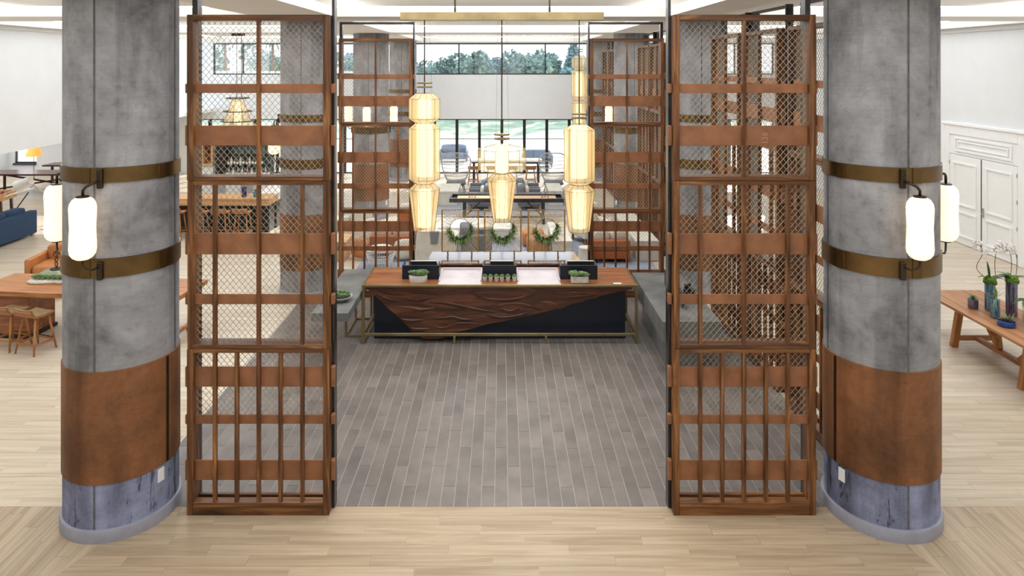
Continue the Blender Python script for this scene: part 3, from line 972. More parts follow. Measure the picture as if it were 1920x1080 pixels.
def smooth_curve(c, n=5):
    out = []
    m = len(c)
    for i in range(m - 1):
        p0 = c[max(i - 1, 0)]; p1 = c[i]; p2 = c[i + 1]; p3 = c[min(i + 2, m - 1)]
        for k in range(n):
            t = k / n
            out.append(tuple(.5 * (2 * p1[a] + (p2[a] - p0[a]) * t + (2 * p0[a] - 5 * p1[a] + 4 * p2[a] - p3[a]) * t * t + (3 * p1[a] - p0[a] - 3 * p2[a] + p3[a]) * t ** 3) for a in range(len(p1))))
    out.append(tuple(c[-1]))
    return out
for c in curves:
    pts = smooth_curve([dpt(a, b) for a, b in c])
    n = len(pts); vs = []; fs = []
    for i, (x, z) in enumerate(pts):
        k = math.sin(PI * i / (n - 1)) ** .6
        up, dn, h = .017 * k, .06 * k, .023 * k
        vs += [(x, .0605, z + up), (x, .0605 - h * .85, z + up * .45), (x, .0605 - h, z), (x, .0605 - h * .45, z - dn * .4), (x, .0605, z - dn)]
    for i in range(n - 1):
        for k in range(4):
            a = i * 5 + k
            fs.append((a + 1, a, a + 5, a + 6))
    m_ = MB().add(vs, fs)
    m_.tube([(x, .061 - .020 * math.sin(PI * i / (n - 1)) ** .6, z + .003) for i, (x, z) in enumerate(pts)], [.001 + .0065 * math.sin(PI * i / (n - 1)) for i in range(n)], 6)  # thin bead along the crest, added to catch highlights
    m_.build('carved_ridge', M['slab'], slab, True)
# pale work surfaces let into the top
for (xa, xb, ya, yb) in ((-1.125, -.355, .05, .93), (.285, 1.06, .05, .93)):
    o = MB().cbox(xa, xb, ya, yb, 1.028, 1.038, .003).build('work_surface', M['inset'], desk, label='pale laminate work surface')
    MB().cbox(xa, xa + .025, ya + .12, yb, 1.036, 1.075, .003).cbox(xb - .025, xb, ya + .12, yb, 1.036, 1.075, .003).cbox(xa, xb, yb - .025, yb, 1.036, 1.075, .003).build('raised_edge', M['inset'], o)
# monitor screens standing on the desk
def desk_screen(xa, xb, label):
    t = thing('privacy_box', label, 'desk screen', ((xa + xb) / 2, DY + .34, 1.0325), 0, 'navy screens on the reception desk')
    w_ = (xb - xa) / 2
    MB().cbox(-w_, w_, 0, .03, 0, .255, .004).cbox(-w_, -w_ + .03, .03, .26, 0, .255, .004).cbox(w_ - .03, w_, .03, .26, 0, .255, .004).build('panel', M['navy'], t)
    MB().cbox(-w_ + .14, w_ - .05, .10, .125, .02, .30, .006).build('monitor', M['black'], t)
    MB().cbox(-w_ + .14, w_ - .05, .098, .13, .295, .31, .004).build('monitor_edge', M['silver'], t, label='silver top edge of a monitor')
desk_screen(-1.80, -1.13, 'dark navy box screen behind the oval succulent planter')
desk_screen(-.345, .275, 'dark navy box screen behind the row of small succulent pots')
desk_screen(1.065, 1.745, 'dark navy box screen behind the rectangular succulent planter')
MB().cbox(-.1, .1, -.05, .05, 0, .012, .002)
tag(MB().cbox(1.99, 2.13, DY + .04, DY + .10, 1.0405, 1.05, .002).build('name_plate', M['plate']), 'small white plate lying at the right end of the desk edge', 'plate')

def rosette(mb, c, r, n=14, tilt=.5, wd=.5, seed=0):
    rr = random.Random(seed)
    c = Vector(c)
    for i in range(n):
        a = i * 2.39996 + rr.random() * .2
        el = .25 + 1.05 * i / n
        d = Vector((math.cos(a) * math.cos(el), math.sin(a) * math.cos(el), math.sin(el)))
        L = r * (1 - .45 * i / n)
        side = d.cross(Vector((0, 0, 1)))
        side = side.normalized() if side.length > 1e-3 else Vector((1, 0, 0))
        nr = side.cross(d).normalized(); w_ = r * wd * (1 - .4 * i / n)
        b = c; m = c + d * L * .6; t = c + d * L + Vector((0, 0, r * .12))
        mb.add([b, m - side * w_ / 2 + nr * .1 * r, m + side * w_ / 2 + nr * .1 * r, t, m - nr * .16 * r], [(0, 1, 4), (0, 4, 2), (1, 3, 4), (4, 3, 2), (0, 2, 1), (1, 2, 3)])
def greens(mb, x0, x1, y0, y1, z, n, r, seed=1):
    rr = random.Random(seed)
    for i in range(n):
        rosette(mb, (rr.uniform(x0, x1), rr.uniform(y0, y1), z + rr.uniform(0, r * .6)), r * rr.uniform(.75, 1.3), 13, seed=i + seed, wd=.34)
# planters
pt = thing('succulent_planter', 'oval whitewashed planter packed with green succulents on the desk', 'planter', (-1.49, DY + .19, 1.0325))
prof = [(.9, 0), (.98, .02), (1.0, .12), (.96, .125), (.94, .10)]
m = MB().lathe(prof, 28)
m.v = [(p[0] * .165, p[1] * .075, p[2]) for p in m.v]
m.build('pot', M['ceramic'], pt, True, auto=.7)
g = MB(); greens(g, -.14, .14, -.05, .05, .125, 30, .072, 3); g.build('succulents', M['leaf'], pt, kind='stuff')
pt = thing('succulent_planter', 'rectangular whitewashed planter of green succulents on the desk', 'planter', (1.40, DY + .17, 1.0325))
MB().cbox(-.155, .155, -.07, .07, 0, .115, .012).build('pot', M['ceramic'], pt)
g = MB(); greens(g, -.15, .15, -.06, .06, .12, 30, .072, 9); g.build('succulents', M['leaf'], pt, kind='stuff')
sp = None
pots = (-.296, -.193, -.085, .01, .118, .235)
pn = ('first', 'second', 'third', 'fourth', 'fifth', 'sixth')
for i, x in enumerate(pots):
    lab = 'small white potted succulent, %s from the left in the row of six' % pn[i]
    if sp is None:
        sp = thing('potted_succulent', lab, 'plant', (x, DY + .22, 1.0325), 0, 'small potted succulents on the desk')
        MB().lathe([(.03, 0), (.034, .005), (.042, .085), (.046, .088), (.044, .092), (.038, .085)], 18).build('pot', M['ceramic'], sp, True, auto=.7)
        g = MB()
        for k in range(5): rosette(g, (.018 * math.cos(k * 1.26), .018 * math.sin(k * 1.26), .09), .040, 12, seed=k)
        rosette(g, (0, 0, .105), .044, 13, seed=8)
        g.build('rosette', M['leaf'], sp)
    else:
        dup(sp, (x, DY + .22, 1.0325), i * 1.1, lab)

# ---- grey counters either side
def rz_box(*a): return MB().cbox(*a)
gc = thing('grey_counter', 'low grey concrete counter with succulent bowl left of the desk', 'counter', (-3.085, 11.16, 0))
MB().cbox(0, .60, 0, 2.4, .76, .90, .006).build('worktop', M['greyc'], gc)
lg = MB()
for y in (1.30, 2.15):
    for x in (.27, .57):
        lg.cbox(x - .018, x + .018, y - .018, y + .018, .03, .76, .003)
    lg.cbox(.252, .588, y - .018, y + .018, 0, .035, .003)
for x in (.27, .57): lg.cbox(x - .018, x + .018, 1.30, 2.15, 0, .035, .003)
lg.build('brass_base', M['brassl'], gc)
bw = thing('succulent_bowl', 'shallow grey bowl of mixed succulents on the left counter', 'planter', (-2.74, 11.75, .9005))
MB().lathe([(.06, 0), (.10, .004), (.185, .07), (.195, .085), (.185, .085), (.15, .06), (.0, .055)], 32, cap=False).build('bowl', M['bowl'], bw, True)
g = MB(); greens(g, -.11, .11, -.11, .11, .075, 26, .065, 5); g.build('succulents', M['leaf'], bw, kind='stuff')
g = MB(); MB()
g.lathe([(.0, .085), (.1, .082), (.165, .07)], 20, cap=False).build('soil', M['soil'], bw, True)

gc = thing('grey_counter', 'thick grey concrete counter to the right of the desk', 'counter', (2.53, 10.79, 0))
MB().cbox(0, .92, 0, 2.55, .59, .90, .006).build('worktop', M['greyc'], gc)
MB().cbox(.18, .70, .32, 2.45, 0, .59, .005).build('plinth', M['greyc'], gc)
MB().cbox(.70, .74, .40, 2.40, 0, .59, .004).build('dark_side_panel', M['black'], gc, label='black side panel')
mo = thing('counter_screen', 'low navy divider with terminal on the grey right counter', 'desk screen', (3.00, 11.35, .9005))
MB().cbox(-.015, .015, 0, 1.25, 0, .26, .004).build('panel', M['navy'], mo)
MB().cbox(.10, .22, .35, .37, .06, .26, .005, Matrix.Rotation(.15, 4, 'X')).cbox(.12, .20, .36, .46, 0, .02, .003).bar((.16, .39, .02), (.16, .37, .12), .03, .03).build('terminal', M['black'], mo)
ph = thing('desk_telephone', 'black desk telephone behind the divider on the right counter', 'telephone', (3.3, 12.0, .9005))
MB().cbox(-.1, .1, -.1, .1, 0, .04, .01).build('base', M['black'], ph)
MB().cbox(-.1, -.05, -.1, .1, .045, .085, .015).build('handset', M['black'], ph)
MB().cbox(.02, .08, .02, .09, .0395, .1, .006).build('display', M['steel'], ph)

# ---- console behind the desk with three air plant frames
co = thing('live_edge_console', 'polished live-edge wooden console behind the reception desk', 'console', (.045, 13.88, 0))
edge = []
rr = random.Random(4)
top = []
xs = [-1.52 + 3.04 * i / 40 for i in range(41)]
front = [(x, -.01 + .025 * noise.noise(Vector((x * 3, 1.3, 0))) + .012 * noise.noise(Vector((x * 11, 4, 0)))) for x in xs]
back = [(x, .86 + .03 * noise.noise(Vector((x * 2, 7.3, 0)))) for x in xs]
poly = front + [(1.57, .2), (1.53, .6)] + back[::-1] + [(-1.545, .5)]
MB().prism(poly, .872, .92).build('table_top', M['live'], co)
vs = []; fs = []
for i, (x, y) in enumerate(front):
    q = noise.noise(Vector((x * 9, 2, 3))); q2 = noise.noise(Vector((x * 13, 6, 1)))
    vs += [(x, y - .001, .918), (x, y - .022 - .012 * q, .90), (x, y - .018 + .016 * q2, .872), (x, y + .02, .845 + .012 * q)]
for i in range(len(front) - 1):
    for k in range(3):
        a = i * 4 + k; fs.append((a, a + 1, a + 5, a + 4))
MB().add(vs, fs).build('bark_edge', M['live_edge'], co, True, label='rough bark front edge')
MB().cbox(-1.30, 1.30, .10, .78, .05, .86, .006).build('body', M['rust'] if False else M['desktop'], co)
MB().cbox(-.006, .006, .094, .10, .06, .86, .002).cbox(-1.28, 1.28, .09, .80, 0, .05, .003).build('plinth', M['navy'], co)
fl_lab = ('brass frame with an air plant wreath, left one on the console', 'brass frame with an air plant wreath, middle one under the centre lamp', 'brass frame with an air plant wreath, right one on the console')
w0 = None
for i, xc in enumerate((-.86, .03, .945)):
    if w0 is None:
        w0 = thing('wreath_frame', fl_lab[i], 'decoration', (xc, 14.40, .9205), 0, 'air plant wreath frames')
        hw, zb, zt = .38, .10, .97
        MB().tube([(-hw, 0, zb), (hw, 0, zb), (hw, 0, zt), (-hw, 0, zt)], .021, 8, closed=True).build('frame', M['bamboo'], w0)
        cz = .57; rr_ = .215
        MB().tube([(rr_ * math.cos(2 * PI * k / 40), 0, cz + rr_ * math.sin(2 * PI * k / 40)) for k in range(40)], .006, 6, closed=True).build('ring', M['brass'], w0, True)
        m = MB()
        for k in range(108):
            a = 2 * PI * k / 108 + RN.uniform(-.02, .02)
            c_, s_ = math.cos(a), math.sin(a)
            L = min(hw / abs(c_) if abs(c_) > 1e-6 else 9, ((zt - cz) if s_ > 0 else (cz - zb)) / abs(s_) if abs(s_) > 1e-6 else 9)
            if L > rr_ + .02:
                m.tube([(rr_ * c_, RN.uniform(-.006, .006), cz + rr_ * s_), (L * c_, 0, cz + L * s_)], .0048, 4, cap=False)
        m.build('spokes', M['straw'], w0, kind='stuff')
        m = MB()
        for k in range(300):
            a = RN.uniform(-PI * 1.03, PI * .12)
            p = Vector((rr_ * math.cos(a), 0, cz + rr_ * math.sin(a)))
            d = Vector((math.cos(a) * RN.uniform(-.5, 1) + RN.uniform(-.6, .6), RN.uniform(-1, 1), math.sin(a) * RN.uniform(-.6, 1) + RN.uniform(-.4, .6)))
            m.blade(p + Vector((RN.uniform(-.015, .015), RN.uniform(-.015, .015), RN.uniform(-.015, .015))), d, RN.uniform(.08, .17), RN.uniform(.018, .030), .25, 3)
        m.build('air_plants', M['airgreen'], w0, kind='stuff')
        for x in (-.26, .24):
            MB().cbox(x - .016, x + .016, -.10, .06, 0, .022, .005).cbox(x - .014, x + .014, -.02, .02, .022, .12, .005).build('foot', M['brassl'], w0)
    else:
        dup(w0, (xc, 14.40, .9205), 0, fl_lab[i])

# ================================================================== PENDANTS
PY = 12.6; PS = FOC / PY
def pz(py): return EYE - (py - 120) / PS
bm = thing('pendant_canopy', 'long brass beam canopy hanging above the reception desk', 'canopy', (0.013, PY, 0))
MB().cbox(-1.86, 1.86, -.05, .05, pz(38), pz(23), .004).build('beam', M['brassl'], bm)
for x in (-.86, .87):
    MB().cbox(x - .018, x + .018, -.018, .018, pz(23), 6.42, .003).build('hanger', M['bronze'], bm)
def lamp(name, label, x, y, secs, discs, dif, z0rod, sha, n=12, wide=None):
    t = thing(name, label, 'pendant lamp', (x, y, 0), 0, 'thread pendant lamps')
    for prof in secs:
        MB().lathe(prof, n, cap=False, a0=PI / n).build('shade', sha, t)
    m = MB()
    for prof in secs + ([wide] if wide else []):
        for k in range(n):
            a = PI / n + 2 * PI * k / n
            m.tube([(r * 1.004 * math.cos(a), r * 1.004 * math.sin(a), z) for r, z in prof], .0032, 4, cap=False)
        for r, z in prof:
            m.tube([(r * 1.004 * math.cos(PI / n + 2 * PI * k / n), r * 1.004 * math.sin(PI / n + 2 * PI * k / n), z) for k in range(n)], .003, 4, closed=True)
    m.build('wire_frame', M['bronze'], t, kind='stuff')
    if wide:
        MB().lathe(wide, n, cap=False, a0=PI / n).build('drum', M['shade2'], t, label='wide see-through thread drum')
    for (r, za, zb) in dif:
        MB().lathe([(r * .98, za), (r, za + .01), (r, zb - .01), (r * .98, zb)], 20).build('diffuser', M['bulb'], t, True, auto=.6)
    zt = max(p[1] for s in secs + ([wide] if wide else []) for p in s)
    MB().tube([(0, 0, zt - .02), (0, 0, z0rod)], .011, 8).build('rod', M['bronze'], t)
    for z in discs:
        MB().lathe([(.02, z - .014), (.14, z - .014), (.143, z), (.14, z + .014), (.02, z + .014)], 24).build('disc', M['brassl'], t, True, auto=.5)
    c = MB()
    for k in range(3):
        a = 2 * PI * k / 3 + .4
        c.tube([(.14 * math.cos(a), .14 * math.sin(a), zt - .02), (.09 * math.cos(a), .09 * math.sin(a), z0rod - .01)], .0022, 4, cap=False)
    c.build('cables', M['steel'], t, kind='stuff')
    return t
q = 1 / PS
def pr_(l): return [(hw * q, pz(y)) for hw, y in l]
secsL = [pr_([(16, 175), (29.3, 185), (29.3, 222), (17, 230)]), pr_([(17, 230.4), (29.3, 240.5), (29.3, 335), (17, 343)]), pr_([(17, 343.4), (29, 354), (19.5, 431)])]
lamp('pendant_lamp', 'lit three-tier thread pendant lamp, left of the three over the desk', -1.406, PY, secsL, (pz(155.5), pz(163)), [(.145, pz(330), pz(232)), (.12, pz(222), pz(186)), (.12, pz(425), pz(356))], pz(38), M['shade'])
secsC = [pr_([(15, 324.5), (28, 337), (16.5, 414)])]
lamp('pendant_lamp', 'lit thread pendant lamp with a wide open drum, middle of the three', .01, PY, secsC, (pz(252), pz(260)), [(.125, pz(323), pz(271)), (.10, pz(408), pz(340))], pz(38), M['shade'], 12, pr_([(13, 270.5), (46, 279), (46, 317), (15, 324)]))
secsR = [pr_([(13, 233), (29.3, 243), (29.3, 338), (17, 345.5)]), pr_([(17, 346), (29, 356), (19.5, 433)])]
lamp('pendant_lamp', 'lit two-tier thread pendant lamp, right of the three over the desk', 1.426, PY, secsR, (pz(213.5), pz(221)), [(.145, pz(333), pz(236)), (.12, pz(427), pz(358))], pz(38), M['shade'])
# a second group further back in the lounge
Y2 = 24.6; S2 = FOC / Y2
def z2(y): return EYE - (y - 120) / S2
def pr2(l): return [(hw / S2, z2(y)) for hw, y in l]
secsB = [pr2([(8, 104), (14.5, 109.5), (14.5, 126), (9, 131.5)]), pr2([(9, 132), (14.5, 137), (14.5, 182), (9, 188)]), pr2([(9, 188.5), (14.5, 193), (10.5, 238)])]
lamp('pendant_lamp', 'thread pendant lamp hanging further back over the lounge', 146 / S2, Y2, secsB, (z2(92.5), z2(97)), [(.12, z2(180), z2(136)), (.1, z2(230), z2(195))], 6.42, M['shade'])

# ================================================================== RIGHT: trestle table with vases, left: dining table
tt = thing('trestle_table', 'long teak trestle table holding blue glass vases', 'table', (8.3, 11.1, 0))
for k in range(6):
    MB().cbox(-.55 + k * .1834, -.55 + k * .1834 + .181, -1.75, 1.62, .715, .76, .004).build('plank', M['oak_y'], tt)
MB().cbox(-.42, .42, .86, .96, .66, .715, .004).cbox(-.42, .42, -.72, -.62, .66, .715, .004).build('batten', M['oak_x'], tt)
for y in (.91, -.67):
    for s in (-1, 1):
        MB().bar((s * .39, y + .02, 0), (s * .30, y, .66), .10, .09, (0, 1, 0)).build('leg', M['oak_z'], tt)
    MB().cbox(-.36, .36, y - .025, y + .03, .12, .20, .004).build('crossbar', M['oak_x'], tt)
MB().cbox(-.045, .045, -.65, .9, .12, .19, .004).build('stretcher', M['oak_y'], tt)
MB().bar((0, .36, .19), (0, .80, .70), .075, .085, (1, 0, 0)).build('brace', M['oak_z'], tt)
MB().bar((0, -.10, .19), (0, -.58, .70), .075, .085, (1, 0, 0)).build('brace', M['oak_z'], tt)
def vase(x, y, r, h, fill, label, flr=1.0, mat=None):
    t = thing('glass_vase', label, 'vase', (x, y, .7605))
    MB().lathe([(r, 0), (r, h), (r - .006, h), (r - .006, .012)], 26, cap=False).lathe([(0.001, .006), (r, .0)], 26, cap=False).build('glass', M['vglass'], t, True, auto=.6)
    if fill is not None:
        MB().lathe([(r - .008, .018), (r - .008, h * flr - .015)], 24).build('sand_filling', M[fill], t, True, auto=.6)
    return t
v = vase(8.07, 11.77, .083, .165, 'indigo', 'short indigo glass vase with a green succulent, alone at the far end')
g = MB()
for k in range(16):
    a = k * 2.4; el = .35 + k * .055
    g.blade((0, 0, .15), (math.cos(a) * math.cos(el), math.sin(a) * math.cos(el), math.sin(el)), .11, .032, .1, 3)
g.build('leaves', M['leaf'], v)
def orchid(t, h, stems, nl, seed, moss=True, rm=.1):
    rr = random.Random(seed)
    if moss:
        MB().sphere((0, 0, h + .03), rm, 12, 8, (1, 1, .75), .5, seed).build('moss_ball', M['moss'], t)
    for k in range(nl):
        a = rr.uniform(0, 2 * PI) if k > 1 else (PI + .3 if k else -.2)
        MB().blade((0, 0, h + .06), (math.cos(a), math.sin(a) * .8, rr.uniform(.25, .75)), rr.uniform(.22, .36), .055, rr.uniform(.3, .7), 5).build('leaf', M['leaf_d'], t)
    for pts in stems:
        pts = smooth_curve(pts, 5)
        MB().tube(pts, .0055, 6).build('flower_stem', M['stem'], t, True)
        f = MB(); n = len(pts)
        for i in range(10):
            p = Vector(pts[int((.62 + .38 * i / 9) * (n - 1))]) + Vector((rr.uniform(-.07, .07), rr.uniform(-.03, .03), rr.uniform(-.07, .03)))
            for j in range(5):
                a = 2 * PI * j / 5 + rr.random()
                u = Vector((math.cos(a), rr.uniform(-.2, .2), math.sin(a)))
                sd = u.cross(Vector((0, 1, 0))).normalized(); L = .062
                f.add([p, p + u * L * .6 - sd * .022, p + u * L, p + u * L * .6 + sd * .022, p + Vector((0, -.012, 0)) + u * L * .5], [(0, 1, 4), (1, 2, 4), (2, 3, 4), (3, 0, 4)])
        f.build('blossoms', M['petal'], t)
v = vase(8.29, 11.67, .085, .47, 'teal', 'tall teal vase with white orchids')
orchid(v, .47, [[(-.02, 0, .52), (-.20, .0, .66), (-.22, 0, .78), (-.13, 0, .95), (-.17, 0, 1.10), (-.24, 0, 1.18)], [(.10, 0, .52), (.08, 0, .78), (.11, 0, 1.0), (.20, 0, 1.14), (.34, 0, 1.12)]], 4, 3)
MB().blade((-.02, 0, .55), (-.12, 0, 1), .30, .07, 0, 4).build('leaf', M['leaf_d'], v)
v = vase(8.13, 11.33, .072, .31, 'teal', 'medium teal vase with a spiky air plant in front of the tall one')
g = MB()
for k in range(20):
    a = RN.uniform(0, 2 * PI)
    g.blade((0, 0, .30), (math.cos(a), math.sin(a), RN.uniform(.3, 2.5)), RN.uniform(.14, .34), .012, RN.uniform(.1, .9), 5)
g.build('air_plant', M['leaf_p'], v)
MB().blade((0, 0, .30), (-.08, 0, 1), .26, .07, .02, 4).blade((0, 0, .3), (.2, .1, 1), .2, .06, .1, 4).build('leaf', M['leaf'], v)
v = vase(8.47, 11.42, .088, .57, 'indigo', 'tallest indigo vase with white orchids')
orchid(v, .57, [[(-.02, 0, .64), (0, 0, .85), (-.03, 0, 1.05), (-.14, 0, 1.16), (-.30, 0, 1.10)], [(.07, 0, .64), (.09, 0, .85), (.07, 0, 1.02), (-.02, 0, 1.14), (-.12, 0, 1.15)]], 9, 8)
v = thing('ceramic_dish', 'low cobalt dish with a silvery air plant on the teak table', 'planter', (8.06, 10.98, .7605))
MB().lathe([(.0, 0), (.10, .0), (.125, .015), (.125, .075), (.118, .08), (.112, .06), (0, .05)], 26, cap=False).build('dish', M['cobalt'], v, True, auto=.7)
g = MB()
for k in range(30):
    a = RN.uniform(0, 2 * PI)
    g.blade((.04, 0, .06), (math.cos(a), math.sin(a), RN.uniform(.4, 2.2)), RN.uniform(.1, .22), .022, .15, 3)
g.build('air_plant', M['leaf_p'], v)
g = MB(); greens(g, -.08, .0, -.05, .05, .06, 6, .05, 17); g.build('succulents', M['leaf_d'], v)
v = vase(8.44, 11.02, .08, .40, None, 'clear glass vase with dark leaves at the picture edge')
for k in range(9):
    a = k * .75
    MB().blade((0, 0, .36), (math.cos(a), math.sin(a), .55), .26, .08, .6, 5).build('leaf', M['leaf_d'], v)
MB().tube([(0, 0, .02), (0, 0, .4)], .008, 6).build('stem', M['stem'], v)
v = vase(8.34, 10.66, .085, .42, 'indigo', 'indigo vase at the picture edge, in front of the clear one')
for k in range(6):
    a = k * 1.05
    MB().blade((0, 0, .40), (math.cos(a), math.sin(a), .6), .24, .07, .5, 5).build('leaf', M['leaf_d'], v)

# ---- left dining table and counter stools
dt = thing('dining_table', 'long live-edge wooden table beside the left column', 'table', (-7.55, 12.6, 0), -.10)
ed = [(x, -.52 + .05 * noise.noise(Vector((x * .9, 3, 0)))) for x in [-1.9 + 3.9 * i / 20 for i in range(21)]]
eb = [(x, .50 + .05 * noise.noise(Vector((x * .8, 9, 0)))) for x, _ in ed]
MB().prism([p for p in ed] + eb[::-1], .82, .90).build('table_top', M['oak_x'], dt)
MB().cbox(-1.75, -.92, -.32, .32, .06, .82, .008).build('pedestal', M['desktop'], dt, label='solid wooden block pedestal')
MB().cbox(-1.78, -.89, -.35, .35, 0, .06, .006).build('plinth', M['black'], dt, label='black recessed plinth')
for s in (-1, 1):
    MB().bar((1.72, s * .36, 0), (1.86, s * .30, .82), .08, .07, (0, 1, 0)).build('leg', M['oak_z'], dt)
MB().bar((1.74, -.35, .12), (1.74, .35, .12), .06, .06).build('crossbar', M['oak_x'], dt)
def make_stool(sh=.66, seatmat='seat_tan'):
    t = thing('counter_stool', 'x', 'stool')
    def S(u, v):
        x = (u - .5) * .43
        k = v * .52
        cup = .03 * (2 * u - 1) ** 2
        if k < .34:
            y = .17 - k; z = sh - .012 - .012 * math.sin(PI * k / .34) + cup * .4
        else:
            a = (k - .34) / .18
            y = -.17 - .07 * math.sin(a * 1.3) + .02 * (1 - (2 * u - 1) ** 2) * -a
            z = sh - .012 + .13 * a ** 1.3 + cup * .4
        w_ = 1 - .12 * (v - .5) ** 2
        return (x * w_, y, z)
    MB().sheet(S, 10, 12, .022).build('seat', M[seatmat], t, True, auto=.9)
    def S2_(u, v):
        p = Vector(S(u, v)); return (p.x * .985, p.y - (.016 if v > .68 else 0), p.z - .02)
    MB().sheet(S2_, 10, 12, .016).build('seat_shell', M['oak_x'], t, True, auto=.9)
    f = sh / .66
    for sx_ in (-1, 1):
        for sy in (-1, 1):
            MB().tube([(sx_ * .215, sy * .205, 0), (sx_ * .135, sy * .115, sh - .035)], [.015, .022], 8).build('leg', M['oak_z'], t, True)
    zr = .17 * f
    for a, b in (((-.19, -.18), (.19, -.18)), ((-.19, .18), (.19, .18)), ((-.195, -.18), (-.195, .18)), ((.195, -.18), (.195, .18))):
        MB().bar((a[0], a[1], zr), (b[0], b[1], zr), .022, .034).build('stretcher', M['oak_x'] if b[1] < .1 or a[0] != b[0] else M['oak_y'], t)
    MB().cbox(-.17, .17, .176, .2, zr + .018, zr + .024, .002).build('foot_plate', M['bronze'], t)
    return t
st = make_stool()
st.location = (-8.02, 11.86, 0); st.rotation_euler = (0, 0, -.32); tag(st, 'wooden counter stool with olive seat, nearer of the two before the left table', group='wooden counter stools')
dup(st, (-8.56, 12.02, 0), -.28, 'wooden counter stool with olive seat, cut by the picture edge at the left table')
dup(st, (-7.95, 13.35, 0), PI - .2, 'wooden counter stool on the far side of the left table')
dw = thing('driftwood_planter', 'driftwood tray of succulents on the left dining table', 'planter', (-8.12, 12.72, .9005), -.05)
vs = []
m = MB()
pts = [(-.62, 0, .03), (-.4, -.03, .025), (-.1, .02, .03), (.2, 0, .03), (.45, .03, .045), (.62, .0, .05)]
m.tube(smooth_curve(pts, 4), [.05, .07, .08, .085, .08, .085, .09, .085, .09, .09, .085, .08, .085, .08, .08, .075, .07, .065, .06, .05, .045], 8)
m.v = [(p[0], p[1] * 1.4, max(p[2] * .6, .0)) for p in m.v]
m.build('driftwood', M['ceramic'], dw, True)
for k in range(7):
    a = (-.5 + k * .09, .0, .05)
    g = MB(); rosette(g, (a[0], a[1], .07), .125, 18, seed=k); rosette(g, (a[0] + .03, .05, .05), .06, 12, seed=k + 30); g.build('rosette', M['leaf'], dw)
g = MB()
for k in range(26):
    g.sphere((.25 + RN.uniform(-.12, .2), RN.uniform(-.06, .06), .07 + RN.uniform(0, .16)), RN.uniform(.03, .055), 7, 5, (1, 1, .8), .9, k)
g.build('dried_fungus', M['tan'], dw, kind='stuff', label='pale brown dried fungus')

WORDS = ('first', 'second', 'third', 'fourth', 'fifth', 'sixth', 'seventh', 'eighth', 'ninth', 'tenth', 'eleventh', 'twelfth', 'thirteenth', 'fourteenth')
# ================================================================== LOUNGE BEYOND THE DESK
def rug(name, label, x0, x1, y0, y1, m):
    o = MB().cbox(x0, x1, y0, y1, .0005, .014, .003).build(name, m)
    tag(o, label, 'rug')
rug('woven_rug', 'blue-grey woven rug in the lounge behind the console', -3.5, 3.75, 16.25, 19.6, M['rug'])
rug('striped_rug', 'pale grey rug under the grey club chairs', -2.6, 2.6, 22.2, 27.2, M['rug2'])

def club_chair(label, x, y, rz, w=.8, d=.82, sh=.40, ah=.58, bh=.80, fab='greyfab', leg='oak_z', group=None, name='armchair', legs=.16, pillow=None):
    t = thing(name, label, 'armchair', (x, y, 0), rz, group)
    f = M[fab]; a = .12
    MB().cushion(-w / 2 + a * .9, w / 2 - a * .9, -d / 2, d / 2 - .14, legs + .08, sh, 6).build('seat_cushion', f, t, True)
    MB().cbox(-w / 2 + .02, w / 2 - .02, -d / 2 + .03, d / 2 - .02, legs, legs + .12, .02).build('base', f, t)
    for s in (-1, 1):
        xa, xb = sorted((s * w / 2, s * (w / 2 - a)))
        MB().cbox(xa, xb, -d / 2, d / 2, legs, ah, .025).build('arm', f, t)
    MB().cushion(-w / 2 + a * .8, w / 2 - a * .8, d / 2 - .26, d / 2 + .02, sh - .06, bh, 5).build('backrest', f, t, True)
    for sx_ in (-1, 1):
        for sy in (-1, 1):
            MB().bar((sx_ * (w / 2 - .07), sy * (d / 2 - .08), 0), (sx_ * (w / 2 - .07), sy * (d / 2 - .08), legs + .02), .05, .05).build('leg', M[leg], t)
    if pillow:
        MB().cushion(-.2, .2, d / 2 - .40, d / 2 - .24, sh - .02, sh + .36, 3).build('pillow', M[pillow], t, True)
    return t
club_chair('charcoal armchair behind the left wreath frame, turned to the white table', -.66, 17.75, PI / 2 + .1, .80, .78, .42, .60, .82)
for k, (x, y, rz, lab) in enumerate(((-.72, 23.45, PI / 2, 'grey club chair left of the game table lamp, front one of its pair'), (-.72, 24.55, PI / 2, 'grey club chair on the left, rear one of its pair'),
                                     (.95, 23.45, -PI / 2, 'grey club chair on the right of the middle lamp, front one of its pair'), (.95, 24.55, -PI / 2, 'grey club chair on the right, rear one of its pair'))):
    club_chair(lab, x, y, rz + PI if k < 2 else rz + PI, .86, .80, .42, .62, .84, 'greyfab', 'oak_z', 'grey club chairs', 'club_chair', .2, 'cast' if k != 1 else 'bluegrey')

# cream chaise with a weighted head bolster
ch = thing('chaise_sofa', 'cream chaise sofa with grey bolster strap, just left of the wreath frames', 'sofa', (-1.62, 16.75, 0))
MB().sheet(lambda u, v: ((u - .5) * (1.0 - .1 * v) + .0, .0 + .16 * v, .10 + .70 * v), 6, 8, .10).build('back', M['cast'], ch, True, auto=.7)
MB().cushion(-.50, .50, .12, 2.0, .16, .44, 7).build('seat', M['cream'], ch, True)
MB().cbox(-.46, .46, .10, 1.95, .08, .2, .02).build('base', M['cast'], ch)
MB().cushion(-.45, .45, .1, .42, .58, .82, 4).build('bolster', M['cream'], ch, True)
MB().add([(-.13, .10, .81), (.10, .10, .81), (.07, -.0, .56), (-.09, -.0, .56), (-.13, .155, .82), (.10, .155, .82), (.07, .04, .55), (-.09, .04, .55)],
         [(0, 3, 2, 1), (4, 5, 6, 7), (0, 1, 5, 4), (3, 7, 6, 2), (0, 4, 7, 3), (1, 2, 6, 5)]).build('bolster_weight', M['greyfab'], ch, label='grey hanging counterweight flap')
